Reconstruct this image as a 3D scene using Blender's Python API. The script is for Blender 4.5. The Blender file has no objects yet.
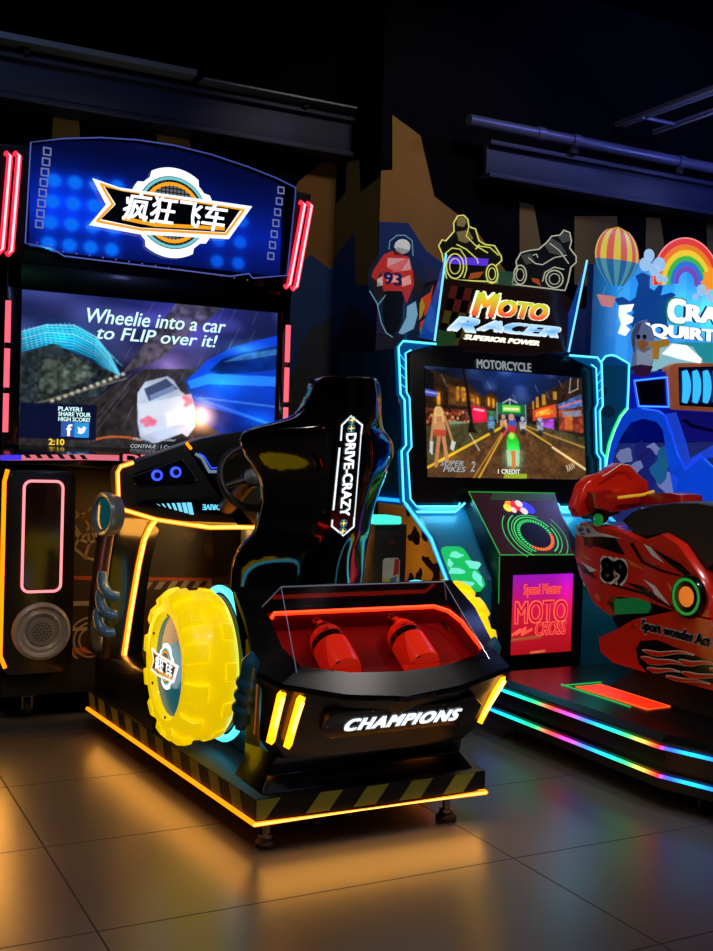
import bpy, bmesh, math, random
import numpy as np
from mathutils import Vector, Matrix
random.seed(7)
rng = np.random.default_rng(5)
SC = bpy.context.scene
COL = SC.collection
PI = math.pi

# ------------------------------------------------------------------ camera numbers
EYE = 1.17
F_PX, YAW, PITCH, ROLL = 1097.57, 0.48055, -0.022945, 0.0310893
FW = Vector((math.sin(YAW) * math.cos(PITCH), math.cos(YAW) * math.cos(PITCH), math.sin(PITCH)))
_r0 = Vector((math.cos(YAW), -math.sin(YAW), 0)); _u0 = _r0.cross(FW)
RT = _r0 * math.cos(ROLL) + _u0 * math.sin(ROLL)
UP = _u0 * math.cos(ROLL) - _r0 * math.sin(ROLL)
CAM = Vector((0, 0, EYE))
def _on(x, y, ax, v):
    d = FW + RT * ((x - 356.5) / F_PX) - UP * ((y - 475.5) / F_PX)
    return CAM + d * ((v - CAM[ax]) / d[ax])
def oX(x, y, v): return _on(x, y, 0, v)
def oY(x, y, v): return _on(x, y, 1, v)
def oZ(x, y, v): return _on(x, y, 2, v)
def xz(pts, Y, s=1.0, ox=0, oy=0):          # measured outline -> (x, z) on the plane y = Y
    return [(p.x, p.z) for p in (oY(ox + a / s, oy + b / s, Y) for a, b in pts)]
def yz(pts, X, s=1.0, ox=0, oy=0):          # measured outline -> (y, z) on the plane x = X
    return [(p.y, p.z) for p in (oX(ox + a / s, oy + b / s, X) for a, b in pts)]

# ------------------------------------------------------------------ materials
def s2l(c):
    c = max(c, 0) / 255.0
    return c / 12.92 if c <= 0.04045 else ((c + 0.055) / 1.055) ** 2.4
def rgb(c): return tuple(s2l(k) for k in c) + (1.0,)
MATS = {}
def mat(name, c=(128, 128, 128), rough=0.5, metal=0.0, emit=None, es=0.0, vary=0.12, spec=0.5, coat=0.0, scale=30.0, bump=0.0):
    if name in MATS: return MATS[name]
    m = bpy.data.materials.new(name); m.use_nodes = True; nt = m.node_tree
    b = nt.nodes['Principled BSDF']
    col = rgb(c)
    b.inputs['Base Color'].default_value = col
    b.inputs['Roughness'].default_value = rough
    b.inputs['Metallic'].default_value = metal
    b.inputs['Specular IOR Level'].default_value = spec
    b.inputs['Coat Weight'].default_value = coat
    b.inputs['Coat Roughness'].default_value = 0.06
    if emit is not None:
        b.inputs['Emission Color'].default_value = rgb(emit)
        b.inputs['Emission Strength'].default_value = es
    if vary:
        tc = nt.nodes.new('ShaderNodeTexCoord'); no = nt.nodes.new('ShaderNodeTexNoise')
        no.inputs['Scale'].default_value = scale; no.inputs['Detail'].default_value = 3
        nt.links.new(tc.outputs['Object'], no.inputs['Vector'])
        mx = nt.nodes.new('ShaderNodeMix'); mx.data_type = 'RGBA'
        mx.inputs['A'].default_value = tuple(k * (1 - vary) for k in col[:3]) + (1,)
        mx.inputs['B'].default_value = tuple(min(1, k * (1 + vary)) for k in col[:3]) + (1,)
        nt.links.new(no.outputs['Fac'], mx.inputs['Factor'])
        nt.links.new(mx.outputs['Result'], b.inputs['Base Color'])
        if bump:
            bp = nt.nodes.new('ShaderNodeBump'); bp.inputs['Strength'].default_value = bump; bp.inputs['Distance'].default_value = 0.004
            nt.links.new(no.outputs['Fac'], bp.inputs['Height']); nt.links.new(bp.outputs['Normal'], b.inputs['Normal'])
    MATS[name] = m
    return m
def led(name, c, es):
    return mat('led_' + name, tuple(k * 0.5 for k in c), 0.4, emit=c, es=es, vary=0)
def clear(name, tint, gloss=0.08, rough=0.03, edge=0.5):
    """thin clear sheet: tinted see-through with a mirror-like skin"""
    if name in MATS: return MATS[name]
    m = bpy.data.materials.new(name); m.use_nodes = True; nt = m.node_tree
    nt.nodes.remove(nt.nodes['Principled BSDF']); out = nt.nodes['Material Output']
    t = nt.nodes.new('ShaderNodeBsdfTransparent'); t.inputs['Color'].default_value = rgb(tint)
    g = nt.nodes.new('ShaderNodeBsdfGlossy'); g.inputs['Roughness'].default_value = rough
    lw = nt.nodes.new('ShaderNodeLayerWeight'); lw.inputs['Blend'].default_value = 0.3
    mr = nt.nodes.new('ShaderNodeMapRange')
    mr.inputs['To Min'].default_value = gloss; mr.inputs['To Max'].default_value = edge
    nt.links.new(lw.outputs['Fresnel'], mr.inputs['Value'])
    mx = nt.nodes.new('ShaderNodeMixShader')
    nt.links.new(mr.outputs['Result'], mx.inputs['Fac'])
    nt.links.new(t.outputs['BSDF'], mx.inputs[1]); nt.links.new(g.outputs['BSDF'], mx.inputs[2])
    nt.links.new(mx.outputs['Shader'], out.inputs['Surface'])
    MATS[name] = m
    return m
def tinted_glow(name, tint, glow, es, gloss=0.05):
    """edge-lit acrylic: see-through sheet that carries a little of its own light"""
    if name in MATS: return MATS[name]
    m = clear(name, tint, gloss); nt = m.node_tree; out = nt.nodes['Material Output']
    src = out.inputs['Surface'].links[0].from_socket
    e = nt.nodes.new('ShaderNodeEmission'); e.inputs['Color'].default_value = rgb(glow); e.inputs['Strength'].default_value = es
    a = nt.nodes.new('ShaderNodeAddShader')
    nt.links.new(src, a.inputs[0]); nt.links.new(e.outputs['Emission'], a.inputs[1])
    nt.links.new(a.outputs['Shader'], out.inputs['Surface'])
    return m
def lit_print(name, strength, rough=0.2):
    """lit display: colours come from the painted picture stored in the mesh"""
    if name in MATS: return MATS[name]
    m = bpy.data.materials.new(name); m.use_nodes = True; nt = m.node_tree; b = nt.nodes['Principled BSDF']
    a = nt.nodes.new('ShaderNodeAttribute'); a.attribute_name = 'Col'
    b.inputs['Base Color'].default_value = (0.004, 0.004, 0.004, 1); b.inputs['Roughness'].default_value = rough
    b.inputs['Specular IOR Level'].default_value = 0.3
    nt.links.new(a.outputs['Color'], b.inputs['Emission Color']); b.inputs['Emission Strength'].default_value = strength
    MATS[name] = m
    return m

BLK = mat('black_gloss', (9, 9, 11), 0.22, coat=0.3)
BLKM = mat('black_satin', (10, 10, 12), 0.45)
BLKMATTE = mat('black_matte', (7, 7, 8), 0.8)
SEATBLK = mat('seat_gloss_black', (7, 7, 9), 0.09, coat=0.6, vary=0.05)
CHROME = mat('worn_chrome', (150, 155, 160), 0.25, 1.0)
GREYM = mat('grey_metal', (110, 112, 115), 0.4, 0.8)
RUB = mat('caster_rubber', (60, 58, 55), 0.6)
ORANGE = led('orange', (255, 125, 8), 2.3)
ORANGE_HOT = led('orange_hot', (255, 185, 80), 3.2)
PINK = led('pink', (255, 70, 85), 2.6)
PINKSOFT = led('pink_soft', (255, 105, 125), 1.1)
WHITE = led('white', (240, 248, 255), 1.15)
WHITESOFT = led('white_soft', (190, 200, 215), 0.75)
CYAN = led('cyan', (40, 190, 255), 2.0)
CYANSOFT = led('cyan_soft', (30, 150, 200), 0.9)
BLUE = led('blue', (30, 70, 255), 3.0)
RED = led('red', (255, 40, 15), 4.0)
GREEN = led('green', (30, 255, 110), 1.6)

# ------------------------------------------------------------------ mesh builder
def worigin(o):
    v = Vector((0, 0, 0))
    while o is not None:
        v = v + o.location; o = o.parent
    return v
class MB:
    def __init__(s): s.v = []; s.f = []; s.m = []; s.M = Matrix.Identity(4)
    def frame(s, o, ex, ey):
        ex = Vector(ex); ey = Vector(ey); ez = ex.cross(ey).normalized()
        s.M = Matrix(((ex.x, ey.x, ez.x, o[0]), (ex.y, ey.y, ez.y, o[1]), (ex.z, ey.z, ez.z, o[2]), (0, 0, 0, 1)))
        return s
    def reset(s): s.M = Matrix.Identity(4); return s
    def add(s, vs, fs, m=0):
        b = len(s.v)
        s.v += [s.M @ Vector(v) for v in vs]
        s.f += [[b + i for i in f] for f in fs]; s.m += [m] * len(fs)
        return s
    def poly(s, pts, m=0): return s.add(pts, [list(range(len(pts)))], m)
    def box(s, x0, x1, y0, y1, z0, z1, m=0):
        return s.add([(x0, y0, z0), (x1, y0, z0), (x1, y1, z0), (x0, y1, z0), (x0, y0, z1), (x1, y0, z1), (x1, y1, z1), (x0, y1, z1)],
                     [(0, 3, 2, 1), (4, 5, 6, 7), (0, 1, 5, 4), (1, 2, 6, 5), (2, 3, 7, 6), (3, 0, 4, 7)], m)
    def prism(s, pts, a, b, axis='y', m=0, m2=None):
        n = len(pts)
        def P(p, k): return {'y': (p[0], k, p[1]), 'x': (k, p[0], p[1]), 'z': (p[0], p[1], k)}[axis]
        s.add([P(p, a) for p in pts] + [P(p, b) for p in pts], [list(range(n)), list(range(2 * n - 1, n - 1, -1))], m)
        base = len(s.v) - 2 * n
        for i in range(n):
            j = (i + 1) % n
            s.f.append([base + i, base + n + i, base + n + j, base + j]); s.m.append(m if m2 is None else m2)
        return s
    def loft(s, rings, m=0, caps=True, closed=True):
        n = len(rings[0]); vs = [p for r in rings for p in r]; fs = []
        for k in range(len(rings) - 1):
            for i in range(n if closed else n - 1):
                j = (i + 1) % n
                fs.append((k * n + i, k * n + j, (k + 1) * n + j, (k + 1) * n + i))
        if caps: fs += [list(range(n - 1, -1, -1)), list(range((len(rings) - 1) * n, len(rings) * n))]
        return s.add(vs, fs, m)
    def tube(s, path, r, segs=8, closed=False, m=0, caps=True):
        P = [Vector(p) for p in path]; n = len(P); rings = []
        up = Vector((0, 0, 1)); prev = None
        for i in range(n):
            if closed: t = (P[(i + 1) % n] - P[i - 1])
            else: t = P[min(i + 1, n - 1)] - P[max(i - 1, 0)]
            t = t.normalized() if t.length > 1e-9 else Vector((0, 0, 1))
            if prev is None:
                a = up if abs(t.z) < 0.9 else Vector((1, 0, 0))
                u = t.cross(a).normalized()
            else:
                u = (prev - t * prev.dot(t)); u = u.normalized() if u.length > 1e-6 else t.orthogonal().normalized()
            w = t.cross(u); prev = u
            rr = r[i] if isinstance(r, (list, tuple)) else r
            rings.append([tuple(P[i] + (u * math.cos(2 * PI * k / segs) + w * math.sin(2 * PI * k / segs)) * rr) for k in range(segs)])
        if closed: return s.loft(rings + [rings[0]], m, caps=False)
        return s.loft(rings, m, caps)
    def lathe(s, prof, c, axis, segs=32, m=0, caps=True):
        ax = Vector(axis).normalized(); u = ax.orthogonal().normalized(); w = ax.cross(u); c = Vector(c)
        rings = [[tuple(c + ax * h + (u * math.cos(2 * PI * k / segs) + w * math.sin(2 * PI * k / segs)) * max(r, 1e-4)) for k in range(segs)] for r, h in prof]
        return s.loft(rings, m, caps)
    def ball(s, c, r, sc=(1, 1, 1), segs=16, m=0):
        rings = []
        for i in range(1, 10):
            a = PI * i / 10
            rings.append([(c[0] + r * sc[0] * math.sin(a) * math.cos(2 * PI * k / segs), c[1] + r * sc[1] * math.sin(a) * math.sin(2 * PI * k / segs), c[2] + r * sc[2] * math.cos(a)) for k in range(segs)])
        return s.loft(rings, m)
    def disc(s, c, rx, ry=None, z=0.0, segs=28, m=0, a0=0.0):   # in the current frame
        ry = rx if ry is None else ry
        return s.poly([(c[0] + rx * math.cos(a0 + 2 * PI * k / segs), c[1] + ry * math.sin(a0 + 2 * PI * k / segs), z) for k in range(segs)], m)
    def ring(s, c, r0, r1, z=0.0, a0=0.0, a1=360.0, segs=40, m=0, t=0.0):
        full = abs(a1 - a0) >= 359.9; n = max(3, int(segs * abs(a1 - a0) / 360)); vs = []; fs = []
        N = n if full else n + 1
        for k in range(N):
            a = math.radians(a0 + (a1 - a0) * k / n)
            vs += [(c[0] + r0 * math.cos(a), c[1] + r0 * math.sin(a), z), (c[0] + r1 * math.cos(a), c[1] + r1 * math.sin(a), z)]
        for k in range(n):
            j = (k + 1) % N
            fs.append((2 * k, 2 * k + 1, 2 * j + 1, 2 * j))
        return s.add(vs, fs, m)
    def flat(s, pts, z=0.0, t=0.0, m=0):                         # polygon in the current frame, with thickness t
        if t: return s.prism(pts, z, z + t, 'z', m)
        return s.poly([(p[0], p[1], z) for p in pts], m)
    def line2(s, pts, w, z=0.0, m=0, closed=False):              # flat polyline band in the current frame
        n = len(pts)
        for i in range(n if closed else n - 1):
            a = Vector(pts[i][:2]); b = Vector(pts[(i + 1) % n][:2]); d = (b - a)
            if d.length < 1e-7: continue
            d.normalize(); q = Vector((-d.y, d.x)) * w / 2; e = d * w * 0.3
            s.add([(*(a - e + q), z), (*(a - e - q), z), (*(b + e - q), z), (*(b + e + q), z)], [(0, 1, 2, 3)], m)
        return s
    def text(s, body, c, w, h, z=0.0, m=0, shear=0.0, bold=0.0, rot=0.0, extrude=0.0, spacing=1.0):
        cu = bpy.data.curves.new('lettering', 'FONT'); cu.body = body; cu.shear = shear
        cu.resolution_u = 3; cu.space_character = spacing
        ob = bpy.data.objects.new('lettering', cu); COL.objects.link(ob)
        bpy.context.view_layer.update()
        me = bpy.data.meshes.new_from_object(ob.evaluated_get(bpy.context.evaluated_depsgraph_get()))
        vs0 = [v.co.copy() for v in me.vertices]; fs0 = [list(p.vertices) for p in me.polygons]
        bpy.data.objects.remove(ob); bpy.data.curves.remove(cu); bpy.data.meshes.remove(me)
        vs = []; fs = []; k_ = bold * 1.1                       # heavier strokes: shifted copies of the same letters
        for i, (dx, dy) in enumerate(((0, 0), (1, .5), (-1, -.5), (1, -.5), (-1, .5)) if bold > 0 else ((0, 0),)):
            b_ = len(vs); vs += [v + Vector((dx * k_, dy * k_, 0)) for v in vs0]; fs += [[b_ + j for j in f] for f in fs0]
        if not vs: return s
        x0 = min(v.x for v in vs); x1 = max(v.x for v in vs); y0 = min(v.y for v in vs); y1 = max(v.y for v in vs)
        kx = w / max(x1 - x0, 1e-6); ky = h / max(y1 - y0, 1e-6); cr, sr = math.cos(rot), math.sin(rot); out = []
        for v in vs:
            x = (v.x - (x0 + x1) / 2) * kx; y = (v.y - (y0 + y1) / 2) * ky
            out.append((c[0] + x * cr - y * sr, c[1] + x * sr + y * cr, z))
        return s.add(out, fs, m)
    def build(s, name, mats, parent=None, bevel=0.0, bseg=2, smooth=35, label=None, closed=True, sub=0):
        if not isinstance(mats, (list, tuple)): mats = [mats]
        o = worigin(parent) if parent is not None else Vector((0, 0, 0))
        me = bpy.data.meshes.new(name)
        me.from_pydata([tuple(v - o) for v in s.v], [], s.f)
        for m in mats: me.materials.append(m)
        me.polygons.foreach_set('material_index', s.m)
        me.update()
        bm = bmesh.new(); bm.from_mesh(me)
        bmesh.ops.remove_doubles(bm, verts=bm.verts, dist=1e-5)
        if closed: bmesh.ops.recalc_face_normals(bm, faces=bm.faces)
        if bevel:
            ed = [e for e in bm.edges if len(e.link_faces) == 2 and e.calc_face_angle(0) > 0.5]
            bmesh.ops.bevel(bm, geom=ed, offset=bevel, segments=bseg, profile=0.6, affect='EDGES', clamp_overlap=True)
        bm.to_mesh(me); bm.free()
        if smooth:
            me.polygons.foreach_set('use_smooth', [True] * len(me.polygons))
            try: me.set_sharp_from_angle(angle=math.radians(smooth))
            except Exception: pass
        ob = bpy.data.objects.new(name, me); COL.objects.link(ob)
        if parent is not None: ob.parent = parent
        if sub:
            md = ob.modifiers.new('smooth', 'SUBSURF'); md.levels = sub; md.render_levels = sub
        if label: ob['label'] = label
        return ob
def neon(path, r, mats, closed=False, off=(0, -1, 0), k=0.5):
    """diffuser tube with a brighter core line on its face"""
    b = MB().tube(path, r, 8, closed, 0)
    o = Vector(off) * r * 0.72
    b.tube([Vector(p) + o for p in path], r * k, 6, closed, 1)
    return b
def thing(name, label, cat, loc=(0, 0, 0), group=None):
    o = bpy.data.objects.new(name, None); COL.objects.link(o); o.location = loc; o.empty_display_size = 0.1
    o['label'] = label; o['category'] = cat
    if group: o['group'] = group
    return o
def tag(o, label, cat, group=None):
    o['label'] = label; o['category'] = cat
    if group: o['group'] = group
    return o
def struct(o): o['kind'] = 'structure'; return o
def arc(c, r, a0, a1, n): return [(c[0] + r * math.cos(math.radians(a0 + (a1 - a0) * k / n)), c[1] + r * math.sin(math.radians(a0 + (a1 - a0) * k / n))) for k in range(n + 1)]
def rrect(x0, x1, y0, y1, r, n=5):
    return arc((x1 - r, y1 - r), r, 0, 90, n) + arc((x0 + r, y1 - r), r, 90, 180, n) + arc((x0 + r, y0 + r), r, 180, 270, n) + arc((x1 - r, y0 + r), r, 270, 360, n)

# ------------------------------------------------------------------ painting lit displays
class Canvas:
    def __init__(s, w, h, c=(0, 0, 0)):
        s.w, s.h = w, h; s.a = np.zeros((h, w, 3)); s.a[:] = c
        s.X, s.Y = np.meshgrid(np.arange(w) + 0.5, np.arange(h) + 0.5)
    def mix(s, mask, c, al=1.0):
        k = np.clip(mask * al, 0, 1)[..., None]; s.a = s.a * (1 - k) + np.array(c, float) * k; return s
    def addl(s, mask, c): s.a = s.a + mask[..., None] * np.array(c, float); return s
    def pmask(s, pts):
        acc = np.zeros((s.h, s.w))
        for dx, dy in ((-.25, -.25), (.25, -.25), (-.25, .25), (.25, .25)):
            x = s.X + dx; y = s.Y + dy; ins = np.zeros((s.h, s.w), bool); n = len(pts)
            for i in range(n):
                (x1, y1), (x2, y2) = pts[i], pts[(i + 1) % n]
                if y1 == y2: continue
                c = ((y1 > y) != (y2 > y)) & (x < (x2 - x1) * (y - y1) / (y2 - y1) + x1)
                ins ^= c
            acc += ins
        return acc / 4
    def poly(s, pts, c, al=1.0, tex=0.0, k=6):
        m = s.pmask(pts)
        s.mix(m, c, al)
        if tex:
            f_ = s.noise(k) * 0.45 + s.noise(k * 2.3) * 0.35 + s.noise(k * 5) * 0.2
            s.a = s.a * (1 + (m * tex)[..., None] * (f_[..., None] - 0.5) * 2.2)
        return s
    def disc(s, x, y, rx, ry, c, al=1.0, soft=1.0):
        d = np.sqrt(((s.X - x) / rx) ** 2 + ((s.Y - y) / ry) ** 2)
        return s.mix(np.clip((1 - d) * min(rx, ry) / soft + 0.5, 0, 1), c, al)
    def glow(s, x, y, rx, ry, c, p=2.0):
        d = np.sqrt(((s.X - x) / rx) ** 2 + ((s.Y - y) / ry) ** 2)
        return s.addl(np.clip(1 - d, 0, 1) ** p, c)
    def line(s, x0, y0, x1, y1, w, c, al=1.0, soft=0.8):
        dx, dy = x1 - x0, y1 - y0; L = dx * dx + dy * dy + 1e-9
        t = np.clip(((s.X - x0) * dx + (s.Y - y0) * dy) / L, 0, 1)
        d = np.hypot(s.X - x0 - t * dx, s.Y - y0 - t * dy)
        return s.mix(np.clip((w / 2 - d) / soft + 0.5, 0, 1), c, al)
    def noise(s, k=8, ky=None):
        ky = ky or k
        gx = int(s.w / k) + 3; gy = int(s.h / ky) + 3; g = rng.random((gy, gx))
        x = s.X / k; y = s.Y / ky; xi = x.astype(int); yi = y.astype(int); fx = x - xi; fy = y - yi
        fx = fx * fx * (3 - 2 * fx); fy = fy * fy * (3 - 2 * fy)
        return (g[yi, xi] * (1 - fx) + g[yi, xi + 1] * fx) * (1 - fy) + (g[yi + 1, xi] * (1 - fx) + g[yi + 1, xi + 1] * fx) * fy
    def grid(s, name, o, ex, ey, material, parent, clip=None, label=None):
        """mesh grid from o (bottom-left corner) along ex (width) and ey (height); one vertex per picture dot"""
        w, h = s.w, s.h; o = np.array(o, float); ex = np.array(ex, float); ey = np.array(ey, float)
        u = np.linspace(0, 1, w); v = np.linspace(1, 0, h); U, V = np.meshgrid(u, v)
        co = o + U[..., None] * ex + V[..., None] * ey
        if parent is not None: co = co - np.array(worigin(parent))
        idx = np.arange(w * h).reshape(h, w)
        q = np.stack([idx[1:, :-1], idx[1:, 1:], idx[:-1, 1:], idx[:-1, :-1]], -1)
        if clip is not None:
            m = s.pmask(clip) > 0.5; q = q[m[1:, 1:] & m[:-1, :-1] & m[1:, :-1] & m[:-1, 1:]]
        q = q.reshape(-1, 4)
        me = bpy.data.meshes.new(name); me.vertices.add(w * h); me.vertices.foreach_set('co', co.reshape(-1))
        n = len(q); me.loops.add(n * 4); me.loops.foreach_set('vertex_index', q.reshape(-1).astype(np.int32))
        me.polygons.add(n); me.polygons.foreach_set('loop_start', np.arange(0, n * 4, 4, dtype=np.int32))
        me.update(calc_edges=True)
        c = np.clip(s.a, 0, 255) / 255.0; c = np.where(c <= 0.04045, c / 12.92, ((c + 0.055) / 1.055) ** 2.4)
        at = me.color_attributes.new('Col', 'FLOAT_COLOR', 'POINT')
        at.data.foreach_set('color', np.concatenate([c, np.ones((h, w, 1))], -1).reshape(-1).astype(np.float32))
        me.materials.append(material); me.validate()
        ob = bpy.data.objects.new(name, me); COL.objects.link(ob); ob.parent = parent
        if label: ob['label'] = label
        return ob
XR, ZU = Vector((1, 0, 0)), Vector((0, 0, 1))          # frame of a plate that faces the players (towards -y)
# ================================================================== SETTING
def floor_material():
    m = bpy.data.materials.new('floor_tiles'); m.use_nodes = True; nt = m.node_tree; b = nt.nodes['Principled BSDF']; N = nt.nodes.new; L = nt.links.new
    tc = N('ShaderNodeTexCoord'); sp = N('ShaderNodeSeparateXYZ'); L(tc.outputs['Object'], sp.inputs[0])
    def joint(sock, off, size, half):
        a = N('ShaderNodeMath'); a.operation = 'SUBTRACT'; L(sock, a.inputs[0]); a.inputs[1].default_value = off
        p = N('ShaderNodeMath'); p.operation = 'PINGPONG'; L(a.outputs[0], p.inputs[0]); p.inputs[1].default_value = size / 2
        c = N('ShaderNodeMath'); c.operation = 'LESS_THAN'; L(p.outputs[0], c.inputs[0]); c.inputs[1].default_value = half
        return c.outputs[0]
    jx = joint(sp.outputs['X'], 0.682, 1.2145, 0.0028); jy = joint(sp.outputs['Y'], 2.577, 0.6025, 0.0028)
    mx = N('ShaderNodeMath'); mx.operation = 'MAXIMUM'; L(jx, mx.inputs[0]); L(jy, mx.inputs[1])
    n1 = N('ShaderNodeTexNoise'); n1.inputs['Scale'].default_value = 2.2; n1.inputs['Detail'].default_value = 6; L(tc.outputs['Object'], n1.inputs['Vector'])
    n2 = N('ShaderNodeTexNoise'); n2.inputs['Scale'].default_value = 60; n2.inputs['Detail'].default_value = 4; L(tc.outputs['Object'], n2.inputs['Vector'])
    c1 = N('ShaderNodeMix'); c1.data_type = 'RGBA'; c1.inputs['A'].default_value = rgb((70, 66, 62)); c1.inputs['B'].default_value = rgb((98, 93, 88)); L(n1.outputs['Fac'], c1.inputs['Factor'])
    c2 = N('ShaderNodeMix'); c2.data_type = 'RGBA'; L(c1.outputs['Result'], c2.inputs['A']); c2.inputs['B'].default_value = rgb((22, 20, 19)); L(mx.outputs[0], c2.inputs['Factor'])
    L(c2.outputs['Result'], b.inputs['Base Color'])
    r1 = N('ShaderNodeMapRange'); r1.inputs['To Min'].default_value = 0.25; r1.inputs['To Max'].default_value = 0.36; L(n1.outputs['Fac'], r1.inputs['Value'])
    r2 = N('ShaderNodeMix'); r2.data_type = 'FLOAT'; L(mx.outputs[0], r2.inputs['Factor']); L(r1.outputs['Result'], r2.inputs['A']); r2.inputs['B'].default_value = 0.8
    L(r2.outputs['Result'], b.inputs['Roughness']); b.inputs['Specular IOR Level'].default_value = 0.8
    bp = N('ShaderNodeBump'); bp.inputs['Strength'].default_value = 0.05; bp.inputs['Distance'].default_value = 0.003; L(n2.outputs['Fac'], bp.inputs['Height']); L(bp.outputs['Normal'], b.inputs['Normal'])
    return m
b = MB().box(-3.5, 7.0, -2.5, 6.0, -0.1, 0.0); struct(b.build('floor', floor_material()))
b = MB().box(-3.5, 7.0, -2.5, 6.0, 3.9, 4.0); struct(b.build('ceiling', mat('ceiling_black', (3, 3, 6), 0.95, spec=0.05)))
NAVY = mat('wall_night_black', (4, 4, 8), 0.95, spec=0.08)
W_OR = mat('mural_ochre', (140, 98, 32), 0.85, vary=0.2, scale=4); W_OL = mat('mural_olive', (106, 88, 34), 0.85, vary=0.2, scale=4)
W_OR2 = mat('mural_brown', (116, 78, 30), 0.85, vary=0.2, scale=4)
W_BL = mat('mural_blue', (14, 50, 110), 0.85, vary=0.15, scale=4); W_GR = mat('mural_grey', (40, 41, 54), 0.85, vary=0.15, scale=4)
W_BL2 = mat('mural_slate', (44, 50, 86), 0.85, vary=0.15, scale=4)
WM = [NAVY, W_OR, W_OL, W_BL, W_GR, W_BL2, W_OR2]
# back wall (left of the column), its mural as flat paint on the wall
b = MB().box(-3.5, 2.83, 5.8, 6.0, 0, 3.9)
def paint(b, pts, Y, m, k=1): b.frame((0, Y - 0.0015 * k, 0), XR, ZU).flat(pts, 0, 0.001, m).reset()
paint(b, [(1.197, 2.862), (1.326, 2.864), (1.40, 2.2), (1.17, 2.2)], 5.8, 2)
paint(b, [(1.747, 2.889), (1.921, 2.887), (2.02, 2.4), (1.75, 2.4)], 5.8, 2)
paint(b, [(0.45, 2.80), (0.62, 2.85), (0.66, 2.2), (0.42, 2.2)], 5.8, 2)
paint(b, [(2.40, 2.2), (2.45, 2.42), (2.588, 2.702), (2.758, 2.853), (2.829, 2.825), (2.829, 2.2)], 5.8, 6)
paint(b, [(2.2, 1.7), (2.45, 2.1), (2.603, 2.224), (2.679, 2.294), (2.809, 2.219), (2.829, 2.24), (2.829, 1.955), (2.683, 1.854), (2.637, 1.78), (2.6, 1.6), (2.2, 1.5)], 5.8, 3, 2)
paint(b, [(2.0, 0.2), (2.2, 1.5), (2.6, 1.6), (2.637, 1.78), (2.683, 1.854), (2.829, 1.955), (2.829, 0.2)], 5.8, 4)
struct(b.build('wall_back', WM, smooth=0, closed=False))
# column and the wall to its right, standing forward of the back wall
b = MB().box(2.83, 7.0, 5.26, 6.0, 0, 3.9)
paint(b, [(2.833, 1.9), (2.833, 2.685), (2.903, 2.7), (2.892, 2.995), (3.072, 2.912), (3.174, 2.593), (3.332, 2.511), (3.458, 2.439), (3.70, 2.2), (3.9, 1.9)], 5.26, 1)
paint(b, [(2.833, 2.41), (3.013, 2.425), (3.135, 2.283), (3.30, 2.20), (3.45, 2.0), (3.45, 1.80), (2.833, 1.804)], 5.26, 3, 2)
paint(b, [(2.833, 2.07), (2.90, 2.09), (3.0, 2.05), (3.08, 2.22), (3.226, 2.18), (3.30, 2.0), (3.3, 1.80), (2.833, 1.804)], 5.26, 5, 3)
paint(b, [(2.833, 0.3), (2.833, 1.804), (3.45, 1.80), (3.6, 1.5), (3.6, 0.3)], 5.26, 4, 1)
for q in ([(3.751, 2.64), (3.852, 2.632), (3.97, 2.2), (3.77, 2.2)], [(4.153, 2.606), (4.48, 2.647), (4.50, 2.2), (4.17, 2.2)],
          [(4.709, 2.669), (4.824, 2.677), (4.94, 2.2), (4.72, 2.2)], [(5.212, 2.698), (5.395, 2.711), (5.41, 2.3), (5.25, 2.3)]):
    paint(b, q, 5.26, 2)
b.frame((2.83, 0, 0), (0, -1, 0), ZU)                     # the column's left side
def side(pts, m, k=1): b.flat([(-y, z) for y, z in pts], 0.0015 * k, 0.001, m)
side([(5.79, 2.2), (5.79, 2.60), (5.748, 2.615), (5.67, 2.647), (5.666, 2.819), (5.513, 2.80), (5.483, 2.613), (5.262, 2.65), (5.262, 2.0), (5.5, 2.0)], 2)
side([(5.79, 1.7), (5.79, 2.28), (5.748, 2.303), (5.54, 2.40), (5.504, 2.097), (5.262, 2.067), (5.262, 1.838), (5.573, 2.0)], 3, 2)
side([(5.79, 0.3), (5.79, 1.75), (5.573, 2.0), (5.262, 1.84), (5.262, 0.3)], 4, 1)
b.reset()
struct(b.build('wall_right', WM, smooth=0, closed=False))
# steel beams under the ceiling
BEAM = mat('beam_navy', (18, 24, 56), 0.55, vary=0.15, scale=6)
b = MB().box(-3.4, 2.86, 5.58, 5.78, 2.83, 2.86).box(-3.4, 2.86, 5.62, 5.66, 2.86, 3.03).box(-3.4, 2.86, 5.58, 5.78, 3.03, 3.055)
struct(b.build('trim_1', BEAM, bevel=0.004))
b = MB().box(3.42, 6.9, 5.08, 5.24, 2.70, 2.725).box(3.42, 6.9, 5.12, 5.16, 2.725, 2.88).box(3.42, 6.9, 5.08, 5.24, 2.88, 2.905)
struct(b.build('trim_2', BEAM, bevel=0.004))
PIPE = mat('pipe_blue_grey', (88, 92, 120), 0.4, 0.4)
b = MB().tube([(3.25, 5.05, 2.975), (6.8, 5.05, 2.975)], 0.032, 12)
for x in (3.7, 3.95, 4.75): b.tube([(x, 5.05, 2.975), (x + 0.05, 5.05, 2.975)], 0.039, 12)
o = b.build('conduit_pipe', PIPE); tag(o, 'round blue-grey pipe running above the steel beam behind the motorcycle cabinet', 'pipe')
for x in (3.95, 4.75): MB().box(x, x + .05, 5.05, 5.13, 2.905, 2.95).build('pipe_clamp', BLKMATTE, o)
RAIL = mat('rail_pale', (170, 172, 190), 0.35, 0.2)
t = thing('cable_ladder', 'grey metal ladder rack of two rails and rungs hanging under the dark ceiling', 'cable rack', (4.55, 4.6, 3.2))
MB().tube([(4.43, 2.0, 3.2), (4.45, 5.34, 3.2)], 0.018, 8).build('rail', RAIL, t)
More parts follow.
